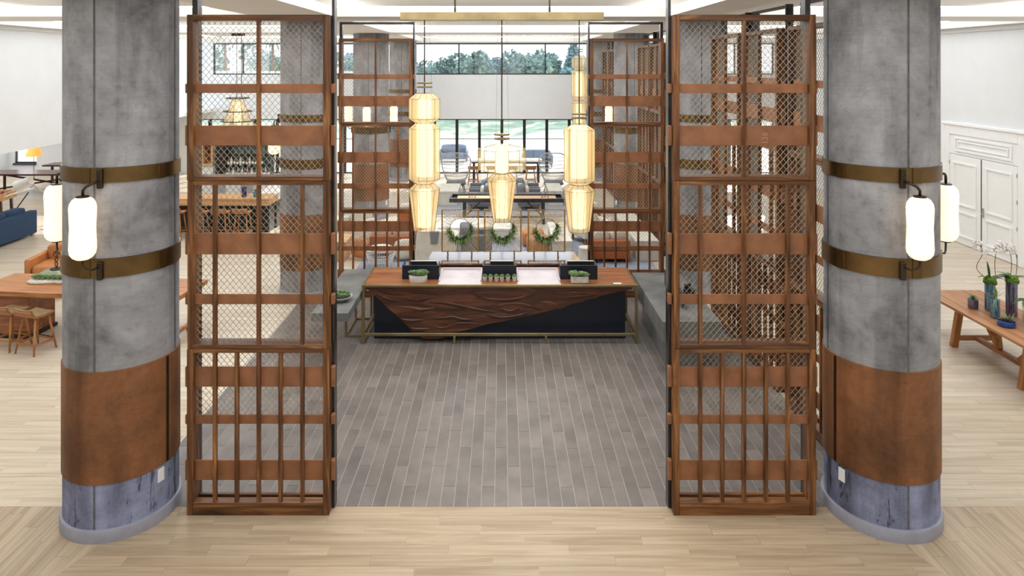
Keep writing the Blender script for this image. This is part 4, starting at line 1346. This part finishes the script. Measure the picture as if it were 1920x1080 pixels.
for sx_ in (-1, 1):
    for yy in (.15, 1.85):
        MB().bar((sx_ * .40, yy, 0), (sx_ * .40, yy, .1), .04, .04).build('leg', M['whitemetal'], ch)
def block_table(name, label, x0, x1, y0, y1, h, m='cast', cat='table'):
    t = thing(name, label, cat, ((x0 + x1) / 2, y0, 0))
    hw = (x1 - x0) / 2; d = y1 - y0
    MB().cbox(-hw, hw, 0, d, h - .06, h, .006).build('top', M[m], t)
    MB().cbox(-hw + .012, hw - .012, .012, d - .012, 0, h - .058, .006).build('body', M[m], t)
    return t
block_table('block_table', 'white square coffee table seen through the middle wreath', -.28, .27, 18.9, 19.6, .40)
block_table('block_bench', 'pale cast stone bench block beside the tan poufs', 1.30, 1.80, 17.4, 19.5, .45)
block_table('block_table', 'low white table in front of the left wicker chair', -2.25, -1.5, 23.9, 25.5, .50)
block_table('block_table', 'low white table in front of the right wicker chair', 1.63, 2.15, 23.87, 25.4, .53)
tb = thing('coffee_table', 'low white L-shaped table between chaise and charcoal chair', 'table', (-1.15, 18.95, 0))
MB().cbox(-.6, .55, 0, 1.2, .36, .42, .006).build('top', M['plate'], tb)
for a in (-.52, .47):
    for b in (.08, 1.12):
        MB().cbox(a - .03, a + .03, b - .03, b + .03, 0, .36, .004).build('leg', M['plate'], tb)
for i, (x, y, lab) in enumerate(((.95, 18.05, 'tan leather pouf in front, seen through the right wreath frame'), (.86, 18.75, 'tan leather pouf at the back, seen through the right wreath frame'))):
    t = thing('leather_pouf', lab, 'pouf', (x, y, 0), 0, 'tan leather poufs')
    MB().cushion(-.30, .30, -.28, .28, .0, .42, 5).build('cushion', M['tan'], t, True)
    for k in range(5):
        xx = -.2 + .1 * k
        MB().tube([(xx, -.284, .06), (xx, -.287, .2), (xx, -.282, .36), (xx, -.2, .421), (xx, .2, .421)], .006, 5).build('seam', M['seat_tan'], t)
t = thing('drum_stool', 'cream drum side table beside the right end of the console', 'side table', (2.06, 16.8, 0))
MB().lathe([(.18, 0), (.20, .02), (.165, .42), (.172, .43), (.172, .455), (.16, .46)], 28).build('body', M['cast'], t, True, auto=.5)
m = MB()
for k in range(18):
    a = 2 * PI * k / 18
    m.tube([(.199 * math.cos(a), .199 * math.sin(a), .02), (.167 * math.cos(a), .167 * math.sin(a), .42)], .006, 4)
m.build('ribs', M['cast'], t)
t = thing('wire_basket_table', 'round white wire basket table behind the left of the desk', 'side table', (-2.93, 16.7, 0))
prof = [(.22, 0), (.30, .16), (.345, .32), (.33, .42), (.27, .46)]
m = MB()
for k in range(40):
    a = 2 * PI * k / 40
    m.tube([(r * math.cos(a + z * .25), r * math.sin(a + z * .25), z) for r, z in prof], .006, 4)
for r, z in prof + [(.335, .26)]:
    m.tube([(r * math.cos(2 * PI * k / 32), r * math.sin(2 * PI * k / 32), z + .004) for k in range(32)], .007, 4, closed=True)
m.build('wire_cage', M['whitemetal'], t)
MB().lathe([(.275, .452), (.28, .46), (.28, .475), (.27, .48)], 32).build('top', M['plate'], t, True, auto=.5)

def leather_bench(label, x0, x1, y, d, h, back=0.0, cush=True, pil=()):
    t = thing('leather_sofa', label, 'sofa', ((x0 + x1) / 2, y, 0))
    hw = (x1 - x0) / 2
    MB().cbox(-hw, hw, 0, d, .10, h * .52, .012).build('lower_panel', M['rust'], t)
    MB().cbox(-hw, hw, .005, d, h * .53, h, .02).build('back_panel', M['tan'] if False else M['rust'], t)
    for sx_ in (-1, 1):
        for yy in (.08, d - .08):
            MB().bar((sx_ * (hw - .1), yy, 0), (sx_ * (hw - .1), yy, .11), .06, .06).build('leg', M['black'], t)
    if cush:
        n = max(1, round((x1 - x0) / .55))
        for k in range(n):
            a = -hw + .02 + (2 * hw - .04) * k / n; b = -hw + .02 + (2 * hw - .04) * (k + 1) / n
            MB().cushion(a, b, .14, .36, h - .06, h + .20, 4).build('back_cushion', M['cream'], t, True)
            MB().cushion(a, b, .34, d, h - .16, h + .05, 6).build('seat_cushion', M['cream'], t, True)
    return t
leather_bench('rust leather sofa back with cream cushions, behind the right lattice screen', 2.25, 3.20, 17.0, .9, .56)
leather_bench('rust leather sofa back with cream cushions, behind the left lattice screen', -3.35, -2.25, 17.45, .9, .56)
leather_bench('rust leather sofa further back behind the left pendant lamp', -3.05, -2.2, 20.2, .8, .60)
leather_bench('rust leather sofa further back behind the right pendant lamp', 2.35, 2.95, 20.4, .8, .60)
club_chair('cream rounded lounge chair right of the pale bench block', 2.50, 19.2, .4, .9, .85, .42, .60, .74, 'cream')
club_chair('cream lounge chair behind the far left lattice screen', -4.15, 19.3, -.6, .9, .85, .42, .60, .82, 'cream')
block_table('stone_bench', 'long pale stone bench on the right beyond the far lattice screen', 3.35, 3.95, 17.2, 20.6, .50)
t = thing('wooden_bench', 'pale wooden box bench left of the far left lattice screen', 'bench', (-4.25, 17.2, 0))
MB().cbox(-.55, .35, 0, .8, .0, .46, .01).build('body', M['barwood'], t)
MB().cbox(-.58, .38, -.03, .83, .46, .50, .008).build('seat_board', M['barwood'], t)
for x, y, rz, m_, lab in ((-2.42, 17.22, .4, 'cream', 'cream patterned throw pillow at the right end of the left leather sofa'), (-3.60, 17.35, -.5, 'tan', 'tan throw pillow leaning at the left end of the left leather sofa')):
    o = MB().cushion(-.26, .26, -.09, .09, 0, .50, 3, 10, Matrix.Rotation(rz, 4, 'Z') @ Matrix.Rotation(-.25, 4, 'X')).build('throw_pillow', M[m_], None, True)
    o.location = (x, y, .05); tag(o, lab, 'pillow', 'throw pillows')
# shuffleboard table
t = thing('shuffleboard_table', 'long black-framed shuffleboard table across the lounge', 'table', (.165, 21.15, 0))
hw = 1.765
MB().cbox(-hw, hw, 0, .06, .68, .80, .004).cbox(-hw, hw, .74, .80, .68, .80, .004).cbox(-hw, -hw + .05, .06, .74, .68, .80, .004).cbox(hw - .05, hw, .06, .74, .68, .80, .004).build('frame', M['steel'], t)
MB().cbox(-hw + .05, hw - .05, .06, .74, .68, .72, .004).build('gutter', M['black'], t)
MB().cbox(-hw + .22, hw - .22, .12, .68, .72, .765, .004).build('playing_board', M['barwood'], t)
for x in (-1.32, 1.14):
    for y in (.06, .72):
        MB().cbox(x - .035, x + .035, y - .03, y + .03, 0, .68, .004).build('leg', M['steel'], t)
    MB().bar((x, .06, .22), (x + (.5 if x < 0 else -.5), .06, .68), .045, .05, (0, 1, 0)).build('brace', M['steel'], t)
MB().cbox(-1.29, 1.10, .05, .09, .20, .25, .004).build('stretcher', M['steel'], t)
for i, (x, lab) in enumerate(((-1.0, 'shuffleboard pucks at the left of the playing board'), (1.28, 'shuffleboard pucks at the right of the playing board'))):
    for k in range(3):
        o = MB().lathe([(.026, 0), (.03, .006), (.03, .018), (.022, .024)], 14).build('puck', M['red'] if k % 2 else M['black'], None, True, auto=.5)
        o.location = (x + k * .09, 21.55 + (k % 2) * .05, .7655); tag(o, '%s puck, %s of the three %s' % ('red' if k % 2 else 'black', WORDS[k], lab.replace('shuffleboard pucks ', '')), 'puck', 'shuffleboard pucks')
# high-back wicker chairs
wk = None
for x, lab in ((-1.72, 'grey wicker high-back chair left of the middle lamp'), (1.98, 'grey wicker high-back chair left of the right lamp')):
    if wk is not None:
        dup(wk, (x, 26.2, 0), .0, lab); continue
    wk = thing('wicker_chair', lab, 'chair', (x, 26.2, 0), 0, 'wicker high-back chairs')
    def wd(v):   # half width at height v 0..1
        return .30 + .25 * math.sin(min(v, .72) / .72 * PI / 2) if v < .72 else .55 * math.sqrt(max(0.0, 1 - ((v - .72) / .30) ** 2))
    def Sk(u, v):
        h = wd(v)
        return (u * h, -.42 + .22 * v - .34 * (u * u) * -1 * (1 - .3 * v) - .0, .42 + 1.12 * v)
    vr = [i / 24 * .98 for i in range(25)]
    out = [Sk(-1, v) for v in vr] + [Sk(1, v) for v in vr[::-1]]
    MB().tube(out, .024, 6).build('rim', M['wicker'], wk, True)
    m = MB()
    for k in range(-9, 10):
        u = k / 10
        m.tube([Sk(u, v) for v in vr[::2]], .0065, 4, cap=False)
    m.build('uprights', M['wicker'], wk, kind='stuff')
    m = MB()
    for j in range(1, 8):
        v = j / 8.2
        for dv in (0, .018):
            m.tube([Sk(-1 + 2 * i / 14, v + dv) for i in range(15)], .008, 4, cap=False)
    m.build('weave_bands', M['wicker'], wk, kind='stuff')
    MB().cushion(-.36, .36, -.40, .28, .36, .48, 5).build('seat_cushion', M['greyfab'], wk, True)
    MB().lathe([(.38, .34), (.40, .37), (.38, .39)], 24).build('seat_ring', M['wicker'], wk, True)
    for sx_, sy in ((-1, -1), (1, -1), (-1, 1), (1, 1)):
        MB().tube([(sx_ * .34, sy * .30, 0), (sx_ * .24, sy * .22, .36)], [.016, .024], 8).build('leg', M['oak_z'], wk, True)
# high white table with stools
t = thing('high_table', 'long white-topped high table in front of the glass doors', 'table', (.2, 28.6, 0))
MB().cbox(-1.5, 1.5, 0, .75, .86, .93, .006).build('top', M['plate'], t)
MB().cbox(-1.45, 1.45, .05, .70, .80, .86, .005).build('apron', M['steel'], t)
for x in (-1.35, 1.35):
    for y in (.1, .65):
        MB().cbox(x - .04, x + .04, y - .04, y + .04, 0, .80, .004).build('leg', M['steel'], t)
for i, (x, n_) in enumerate(((-1.15, 'first'), (-.4, 'second'), (.45, 'third'), (1.2, 'fourth'))):
    dup(st, (x, 28.25, 0), PI if False else 0, 'brown wooden stool at the white high table, %s from the left' % n_, 'stools at the high table')

# ================================================================== BAR ON THE LEFT
t = thing('bar_counter', 'long wooden-topped bar counter seen through the nearest left screen', 'bar', (-6.72, 19.9, 0))
MB().cbox(-4.4, 0, 0, .85, .84, 1.04, .008).build('bar_top', M['barwood'], t)
MB().cbox(-4.3, -.10, .30, .80, 0, .84, .005).build('bar_front', M['black'], t)
MB().add([(-.02, .86, .84), (.06, 3.9, .84), (-.75, 3.9, .84), (-.75, .86, .84), (-.02, .86, 1.03), (.06, 3.9, 1.03), (-.75, 3.9, 1.03), (-.75, .86, 1.03)],
         [(0, 3, 2, 1), (4, 5, 6, 7), (0, 1, 5, 4), (1, 2, 6, 5), (2, 3, 7, 6), (3, 0, 4, 7)]).build('side_top', M['plate'], t)
MB().cbox(-.70, -.06, .86, 3.8, 0, .84, .005).build('side_front', M['dark_grey'], t, label='dark grey side front')
MB().cbox(-4.2, -.2, .22, .26, .14, .18, .004).build('foot_rail', M['brass'], t)
bs = make_stool(.76, 'oak_x')
bs.location = (-9.2, 19.5, 0); tag(bs, 'pale wooden bar stool at the bar counter, first from the left', group='pale wooden bar stools')
for x, n_ in ((-8.55, 'second'), (-7.93, 'third'), (-7.33, 'fourth')):
    dup(bs, (x, 19.5, 0), 0, 'pale wooden bar stool at the bar counter, %s from the left' % n_)
t = thing('back_bar', 'back bar cabinet with black shelving for bottles', 'cabinet', (-8.65, 22.2, 0))
MB().cbox(-.68, 1.15, 0, .6, 0, 1.30, .006).build('cabinet', M['plate'], t)
for k in range(7):
    MB().cbox(-.26 + k * .23, -.24 + k * .23, .40, .44, 1.30, 2.45, .003).build('shelf_post', M['black'], t)
for z in (1.62, 1.95, 2.28):
    MB().cbox(-.30, 1.14, .30, .56, z, z + .02, .003).build('shelf', M['black'], t)
MB().cbox(-.30, 1.14, .57, .59, 1.30, 2.45, .003).build('back_glass', M['mirror'], t)
MB().cbox(-.66, -.32, .2, .6, 1.30, 2.35, .006).build('black_tower', M['black'], t, label='black tower cabinet')
for k in range(4):
    MB().cbox(-.64 + k * .44, -.24 + k * .44, -.012, 0, .2, 1.22, .004).build('door_panel', M['plate'] if k % 2 else M['bowl'], t)
t = thing('wall_cabinet', 'wooden display cabinet left of the bar shelves, orange light painted on its back', 'cabinet', (-9.95, 22.4, 0))
MB().cbox(-.1, .55, 0, .5, 1.62, 1.68, .004).cbox(-.1, .55, 0, .5, 2.28, 2.34, .004).cbox(-.1, -.04, 0, .5, 1.68, 2.28, .004).cbox(.49, .55, 0, .5, 1.68, 2.28, .004).cbox(.2, .24, 0, .5, 1.68, 2.28, .004).build('frame', M['barwood'], t)
MB().cbox(-.04, .49, .44, .48, 1.68, 2.28, .004).build('back', M['rust'], t)  # rust colour stands in for the orange light inside the cabinet
MB().cbox(-.1, .55, .05, .5, 0, 1.62, .006).build('lower_body', M['plate'], t)
bts = []
for i in range(40):
    sh = i % 3
    if len(bts) < 3:
        b = thing('bottle', 'x', 'bottle', (0, 0, 0), 0, 'bottles on the back bar')
        h = (.30, .26, .32)[sh]
        MB().lathe([(.034, 0), (.038, .01), (.038, h * .58), (.014, h * .74), (.013, h), (.0, h)], 12, cap=False).build('glass', M[('bottle_g', 'bottle_a', 'bottle_w')[sh]], b, True, auto=.8)
        MB().lathe([(.0385, h * .2), (.0385, h * .45)], 12, cap=False).build('paper_band', M['plate'], b, True)
        MB().lathe([(.015, h - .03), (.015, h + .004), (.0, h + .004)], 10, cap=False).build('cap', M['black'], b)
        bts.append(b)
    else:
        b = dup(bts[sh])
    r_ = i // 14
    b.location = (-8.88 + (i % 14) * .100 + RN.uniform(-.008, .008), 22.27 + .16 * (r_ % 2) + (.1 if r_ == 2 else 0), (1.3005, 1.3005, 1.6405)[r_] if r_ < 3 else 1.3005)
    b['label'] = '%s bottle on the %s of the back bar, %s from the left' % (('green', 'amber', 'clear')[sh], ('front row', 'second row', 'first shelf')[min(r_, 2)], WORDS[i % 14])
t = thing('cone_pendant', 'lit cone pendant with three dark rings over the bar', 'pendant lamp', (-8.43, 22.0, 0))
MB().lathe([(.16, 3.86), (.30, 3.40), (.43, 3.08), (.74, 2.86)], 16, cap=False).build('shade', M['shade'], t)
MB().lathe([(.08, 3.0), (.1, 3.02), (.1, 3.7), (.08, 3.72)], 14).build('diffuser', M['bulb'], t, True)
for r, z in ((.36, 3.85), (.44, 3.43), (.50, 3.12)):
    MB().tube([(r * math.cos(2 * PI * k / 32), r * math.sin(2 * PI * k / 32), z) for k in range(32)], .018, 6, closed=True).build('ring', M['bronze'], t, True)
for k in range(8):
    a = 2 * PI * k / 8
    MB().tube([(.16 * math.cos(a), .16 * math.sin(a), 3.86), (.43 * math.cos(a), .43 * math.sin(a), 3.08)], .006, 4).build('rib', M['bronze'], t)
MB().tube([(-.03, 0, 3.1), (-.03, 0, ZS)], .012, 6).tube([(.12, 0, 3.86), (.12, 0, ZS)], .012, 6).build('rod', M['bronze'], t)
MB().cbox(-.18, .22, -.06, .06, ZS - .08, ZS, .004).build('ceiling_plate', M['bronze'], t)
o = thing('plant_pot', 'small blue pot with a green plant on the bar counter', 'plant', (-7.20, 20.2, 1.0405))
MB().lathe([(.07, 0), (.085, .14), (.078, .142)], 16).build('pot', M['teal'], o, True, auto=.6)
g = MB(); greens(g, -.05, .05, -.05, .05, .15, 8, .07, 3); g.build('leaves', M['leaf'], o)
tag(MB().lathe([(.0, 0), (.065, 0), (.07, .01), (.07, .28), (.06, .285), (.055, .02)], 18, (-7.55, 20.2, 1.0405), cap=False).build('drinks_cylinder', M['indigo'], None, True, auto=.6), 'dark blue cylinder standing on the bar counter', 'vase')
for i, (x, y, z, lab) in enumerate(((-9.62, 20.25, 1.0405, 'red cup on the far left of the bar counter'), (-9.75, 22.4, 1.30, 'red cup on the back bar beside the cabinet'))):
    tag(MB().lathe([(.0, 0), (.05, 0), (.06, .11), (.054, .11), (.045, .01)], 14, (x, y if i == 0 else 22.3, z + .0005 if i else z), cap=False).build('cup', M['red'], None, True, auto=.6), lab, 'cup') if i == 0 else None

# spindle chairs and round table on the terrace
sp0 = None
for x, y, rz, lab in ((-15.3, 33.0, .5, 'black spindle chair on the terrace, far left between column and screen'), (-10.75, 32.2, .2, 'black spindle chair by the white round terrace table'), (-12.5, 33.6, -2.0, 'black spindle chair on the far side of the round terrace table')):
    if sp0 is not None:
        dup(sp0, (x, y, -.05), rz, lab); continue
    sp0 = thing('spindle_chair', lab, 'chair', (x, y, -.05), rz, 'black spindle chairs')
    MB().cushion(-.23, .23, -.22, .22, .42, .46, 6).build('seat', M['black'], sp0, True)
    arc = [(.26 * math.cos(a), .02 + .24 * math.sin(a), .72 + .06 * math.sin(a)) for a in [PI * k / 12 for k in range(13)]]
    MB().tube(arc, .014, 6).build('back_rail', M['black'], sp0, True)
    for k in range(9):
        a = PI * (k + .5) / 9
        MB().tube([(.20 * math.cos(a), .02 + .18 * math.sin(a), .45), (.26 * math.cos(a), .02 + .24 * math.sin(a), .72 + .06 * math.sin(a))], .008, 5).build('spindle', M['black'], sp0)
    for sx_ in (-1, 1):
        for sy in (-1, 1):
            MB().tube([(sx_ * .22, sy * .22, 0), (sx_ * .15, sy * .15, .43)], .014, 6).build('leg', M['black'], sp0)
t = thing('round_table', 'white round terrace table beside a black spindle chair', 'table', (-11.45, 33.4, -.05))
MB().lathe([(.55, .73), (.57, .74), (.57, .76), (.55, .77)], 32).build('top', M['plate'], t, True, auto=.5)
MB().lathe([(.26, 0), (.26, .02), (.04, .05), (.035, .73)], 20).build('pedestal', M['black'], t, True, auto=.6)
for x, y, rz, lab in ((-2.45, 35.2, 0, 'blue-grey outdoor lounge seat on the terrace, left of the middle lamp'), (1.75, 33.6, PI, 'blue-grey outdoor lounge seat on the terrace, right of the middle lamp')):
    c = club_chair(lab, x, y, rz, 1.5, .9, .42, .60, .86, 'bluegrey', 'steel', 'blue-grey terrace seats', 'outdoor_sofa'); c.location.z = -.05

# ================================================================== LEFT ROOM
t = thing('navy_sofa', 'navy blue sofa with its back to the aisle, left edge', 'sofa', (-13.42, 17.2, 0))
MB().cbox(-1.0, -.225, .01, 2.69, .07, .40, .02).build('base', M['navyfab'], t)
MB().cbox(-.22, 0, 0, 2.7, .07, .72, .02).build('back', M['navyfab'], t)
MB().cbox(-1.0, -.23, 2.5, 2.7, .39, .60, .02).cbox(-1.0, -.23, 0, .2, .39, .60, .02).build('arms', M['navyfab'], t)
for k in range(3):
    a = .22 + k * .757
    MB().cushion(-.46, -.14, a, a + .75, .42, .86, 5).build('back_cushion', M['navyfab'], t, True)
    MB().cushion(-1.0, -.30, a, a + .75, .36, .52, 6).build('seat_cushion', M['navyfab'], t, True)
for x in (-.9, -.08):
    for y in (.1, 2.6):
        MB().cbox(x - .04, x + .04, y - .04, y + .04, 0, .075, .004).build('leg', M['barwood'], t)
club_chair('tan leather block armchair behind the left dining table', -10.2, 15.9, .1, 1.05, .95, .40, .56, .72, 'tan', 'black', None, 'leather_armchair', .06)
bl = thing('rock_table', 'rough grey rock side table in front of the tan armchair', 'side table', (-9.55, 14.75, 0))
m = MB().sphere((0, 0, .29), .40, 16, 10, (1, .9, .75), .35, 5)
m.v = [(x, y, min(.55, max(0, z))) for x, y, z in m.v]
m.build('rock', M['stone'], bl, True, auto=.8)
ir = thing('iron_figure', 'black wrought iron twist on a round base, on the rock table', 'sculpture', (-9.52, 14.72, .5505))
MB().lathe([(.115, 0), (.12, .01), (.11, .025), (.02, .035)], 24).build('base', M['black'], ir, True, auto=.6)
MB().tube(smooth_curve([(0, 0, .03), (.02, .01, .12), (-.03, 0, .20), (.03, -.01, .28), (-.02, 0, .36), (.05, 0, .44)], 5), .012, 7).build('twist', M['bronze'], ir, True)
MB().tube(smooth_curve([(0, 0, .03), (-.03, .0, .13), (.03, .01, .22), (-.06, 0, .30), (-.04, 0, .38)], 5), .009, 7).build('twist', M['black'], ir, True)
def xtable(name, label, x0, x1, y, d, h, cross=True):
    t = thing(name, label, 'table', (x0, y, 0))
    L = x1 - x0
    MB().cbox(0, L, 0, d, h - .06, h, .006).build('table_top', M['darkwood'], t)
    for x in (.35, L - .35):
        for yy in (.12, d - .12):
            MB().bar((x, yy, 0), (x, yy, h - .06), .07, .07).build('leg', M['darkwood'], t)
    if cross:
        MB().bar((.4, d / 2, .10), (L - .4, d / 2, h - .08), .06, .05, (0, 1, 0)).build('cross_brace', M['darkwood'], t)
        MB().bar((L - .4, d / 2 + .03, .10), (.4, d / 2 + .03, h - .08), .06, .05, (0, 1, 0)).build('cross_brace', M['darkwood'], t)
    return t
xtable('long_table', 'dark wooden table with crossed braces behind the task lamp', -19.9, -15.4, 26.1, 1.1, .76)
xtable('side_table', 'dark wooden table against the grey wall, further back', -18.9, -16.6, 28.3, .8, .78, False)
t = thing('desk_chair', 'brown-backed chair at the rear dark table', 'chair', (-17.7, 29.35, 0), .1)
MB().cushion(-.24, .24, -.24, .24, .42, .48, 6).build('seat', M['darkwood'], t, True)
MB().cushion(-.24, .24, .18, .28, .50, 1.15, 5).build('backrest', M['rust'], t, True)
for sx_ in (-1, 1):
    for sy in (-1, 1):
        MB().bar((sx_ * .2, sy * .2, 0), (sx_ * .19, sy * .19, .43), .035, .035).build('leg', M['darkwood'], t)
t = thing('shade_lamp', 'lamp with a glowing amber shade by the left window', 'lamp', (-18.75, 27.6, 0))
MB().lathe([(.30, 1.25), (.19, 1.60)], 28, cap=False).build('lamp_shade', M['lampshade'], t, True)
MB().lathe([(.15, .0), (.15, .02), (.012, .04), (.012, 1.55)], 16).build('stand', M['brass'], t, True, auto=.6)
t = thing('task_lamp', 'oversized white jointed floor lamp behind the navy sofa', 'floor lamp', (-13.35, 20.7, 0))
Mx = Matrix.Translation((-1.02, 0, 1.33)) @ Matrix.Rotation(math.radians(-115), 4, 'Y')
m = MB().lathe([(.06, -.28), (.13, -.24), (.155, -.05), (.19, .20), (.175, .20), (.14, -.04)], 24, cap=False)
m.v = [tuple(Mx @ Vector(p)) for p in m.v]; m.build('lamp_head', M['whitemetal'], t, True, auto=.6)
m = MB().sphere((0, 0, .06), .12, 12, 8)
m.v = [tuple(Mx @ Vector(p)) for p in m.v]; m.build('bulb', M['opal'], t, True)
MB().tube([(-.80, 0, 1.32), (-.05, 0, .86)], .028, 8).build('upper_arm', M['tan'] if False else M['ceramic'], t)
MB().tube([(-.05, 0, .86), (-.22, 0, .05)], .028, 8).build('lower_arm', M['oak_z'], t)
MB().sphere((-.05, 0, .86), .05, 10, 7).build('joint', M['silver'], t, True)
MB().lathe([(.22, 0), (.22, .03), (.05, .06)], 24, (-.22, 0, 0)).build('base', M['whitemetal'], t, True, auto=.6)
t = thing('football_table', 'table football game with an open pale lid, behind the navy sofa', 'game table', (-15.9, 21.7, 0), .15)
MB().cbox(-1.0, .35, -.38, .38, .68, .72, .004).cbox(-1.0, .35, -.40, -.37, .68, .90, .004).cbox(-1.0, .35, .37, .40, .68, .90, .004).cbox(-1.02, -.98, -.40, .40, .68, .90, .004).cbox(.33, .37, -.40, .40, .68, .90, .004).build('case', M['barwood'], t)
MB().cbox(-.97, .32, -.36, .36, .721, .735, .003).build('pitch', M['leaf_d'], t)
for k in range(6):
    x = -.85 + k * .22
    o = MB().tube([(x, -.55, .84), (x, .50, .84)], .009, 6).build('rod', M['silver'], t)
    for y in (-.24, -.08, .08, .24):
        MB().cbox(x - .02, x + .02, y - .02, y + .02, .76, .88, .006).build('player', M['black'] if k % 2 else M['red'], o)
for x in (-.85, .25):
    for y in (-.3, .3):
        MB().bar((x * 1.1, y, 0), (x, y, .68), .07, .07).build('leg', M['darkwood'], t)
lid = MB().cbox(0, .75, -.36, .42, 0, .03, .005, Matrix.Translation((.40, 0, .80)) @ Matrix.Rotation(-.28, 4, 'Y') ).build('side_leaf', M['plate'], t)
MB().bar((.45, 0, .2), (.9, 0, .86), .03, .03).build('leaf_strut', M['darkwood'], t)

# ================================================================== OUTSIDE THE WINDOWS
tag(MB().cbox(-45, 45, 66, 66.4, .1, 4.25, .02).build('garden_wall', M['pave']), 'long white garden wall beyond the lawn', 'wall')
t = thing('garden_building', 'low blue-grey building behind the garden wall', 'building', (-.3, 70, 0))
MB().cbox(-3.6, 3.8, 0, 4, 0, 4.98, .02).build('body', M['blueb'], t)
MB().cbox(-3.8, 4.0, -.2, 4.2, 4.98, 5.10, .02).build('roof', M['plate'], t)
for k in range(5):
    MB().cbox(-3.2 + k * 1.4, -2.1 + k * 1.4, -.03, 0, 3.2, 4.7, .01).build('window', M['frame_dark'] if k == 1 else M['blueb'], t)
def tree(label, x, y, h, r, m, seed, n=900, z0=1.0, conif=False):
    rr = random.Random(seed)
    t = thing('garden_tree', label, 'tree', (x, y, z0), 0, 'trees beyond the garden wall')
    MB().tube([(0, 0, -.3), (rr.uniform(-.2, .2), 0, h * .35), (rr.uniform(-.3, .3), 0, h * .7)], [.22, .16, .06], 7).build('trunk', M['bark'], t, True)
    b = MB()
    lobes = [(Vector((rr.uniform(-.6, .6) * r, rr.uniform(-.6, .6) * r, h * rr.uniform(.45, .85))), r * rr.uniform(.4, .7)) for _ in range(7)]
    for i in range(n):
        if conif:
            zz = rr.random() ** .8
            a = rr.uniform(0, 2 * PI); q = r * (1 - zz) * rr.uniform(.5, 1)
            p = Vector((q * math.cos(a), q * math.sin(a), h * (.15 + .85 * zz)))
        else:
            c, lr = lobes[i % 7]
            d = Vector((rr.gauss(0, 1), rr.gauss(0, 1), rr.gauss(0, 1))).normalized()
            p = c + d * lr * rr.uniform(.7, 1.05)
        u = Vector((rr.gauss(0, 1), rr.gauss(0, 1), rr.gauss(0, 1))).normalized(); v = u.orthogonal().normalized(); s = rr.uniform(.14, .30)
        b.add([p - u * s, p + v * s * .6, p + u * s, p - v * s * .6], [(0, 1, 2, 3)])
    b.build('crown', m, t)
    return t
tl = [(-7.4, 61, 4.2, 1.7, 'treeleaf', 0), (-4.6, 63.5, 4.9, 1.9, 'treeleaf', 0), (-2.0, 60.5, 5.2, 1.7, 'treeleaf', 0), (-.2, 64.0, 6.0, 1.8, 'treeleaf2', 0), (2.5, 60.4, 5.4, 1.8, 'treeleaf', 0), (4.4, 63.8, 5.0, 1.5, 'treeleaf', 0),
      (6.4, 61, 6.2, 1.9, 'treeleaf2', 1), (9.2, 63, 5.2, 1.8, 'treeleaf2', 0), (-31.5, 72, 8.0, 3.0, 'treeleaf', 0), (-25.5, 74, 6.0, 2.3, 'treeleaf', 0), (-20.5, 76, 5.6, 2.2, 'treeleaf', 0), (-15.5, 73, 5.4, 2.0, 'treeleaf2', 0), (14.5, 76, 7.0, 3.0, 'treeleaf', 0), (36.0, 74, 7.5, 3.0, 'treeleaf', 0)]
words_ = ('first', 'second', 'third', 'fourth', 'fifth', 'sixth', 'seventh', 'eighth')
i1 = i2 = 0
for k, (x, y, h, r, m_, cf) in enumerate(tl):
    if -10 < x < 10:
        lab = ('pointed blue-green conifer' if cf else 'rounded garden tree') + ' beyond the central clerestory panes, %s from the left' % words_[i1]; i1 += 1
    elif x < 0:
        lab = 'leafy tree seen through the clerestory behind the nearest left screen, %s from the left' % words_[i2]; i2 += 1
    else:
        lab = 'tree beyond the clerestory, %s' % ('just past its central panes' if x < 20 else 'seen through the nearest right screen')
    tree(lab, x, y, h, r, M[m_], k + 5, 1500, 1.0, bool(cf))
for k, (x, y, h) in enumerate(((-28.2, 70, 8.5), (-23.0, 69, 7.4), (-18.0, 72, 7.4))):
    t = thing('palm_tree', 'tall palm tree behind the left clerestory, %s from the left' % words_[k], 'tree', (x, y, 1.0), 0, 'palm trees')
    MB().tube([(0, 0, -.3), (.12, 0, h * .5), (.05, 0, h - .9)], [.2, .15, .12], 7).build('trunk', M['bark'], t, True)
    b = MB(); rr = random.Random(k)
    for i in range(46):
        a = rr.uniform(0, 2 * PI)
        b.blade((.05, 0, h - .9), (math.cos(a), math.sin(a), rr.uniform(-.3, 1.2)), rr.uniform(1.0, 1.6), .3, rr.uniform(.2, .8), 4)
    b.build('fronds', M['treeleaf'], t)
# furniture that stands on a rug stands on its pile
for o in COL.objects:
    if o.parent is None and o.get('category') and o['category'] != 'rug' and abs(o.location.z) < 1e-6:
        x, y = o.location.x, o.location.y
        if (-3.5 < x < 3.75 and 16.25 < y < 19.6) or (-2.6 < x < 2.6 and 22.2 < y < 27.2):
            if o['category'] not in ('pendant lamp', 'column', 'lamp', 'screen'):
                o.location.z = .021 if o.name.startswith(('wicker', 'wire_')) else .0145
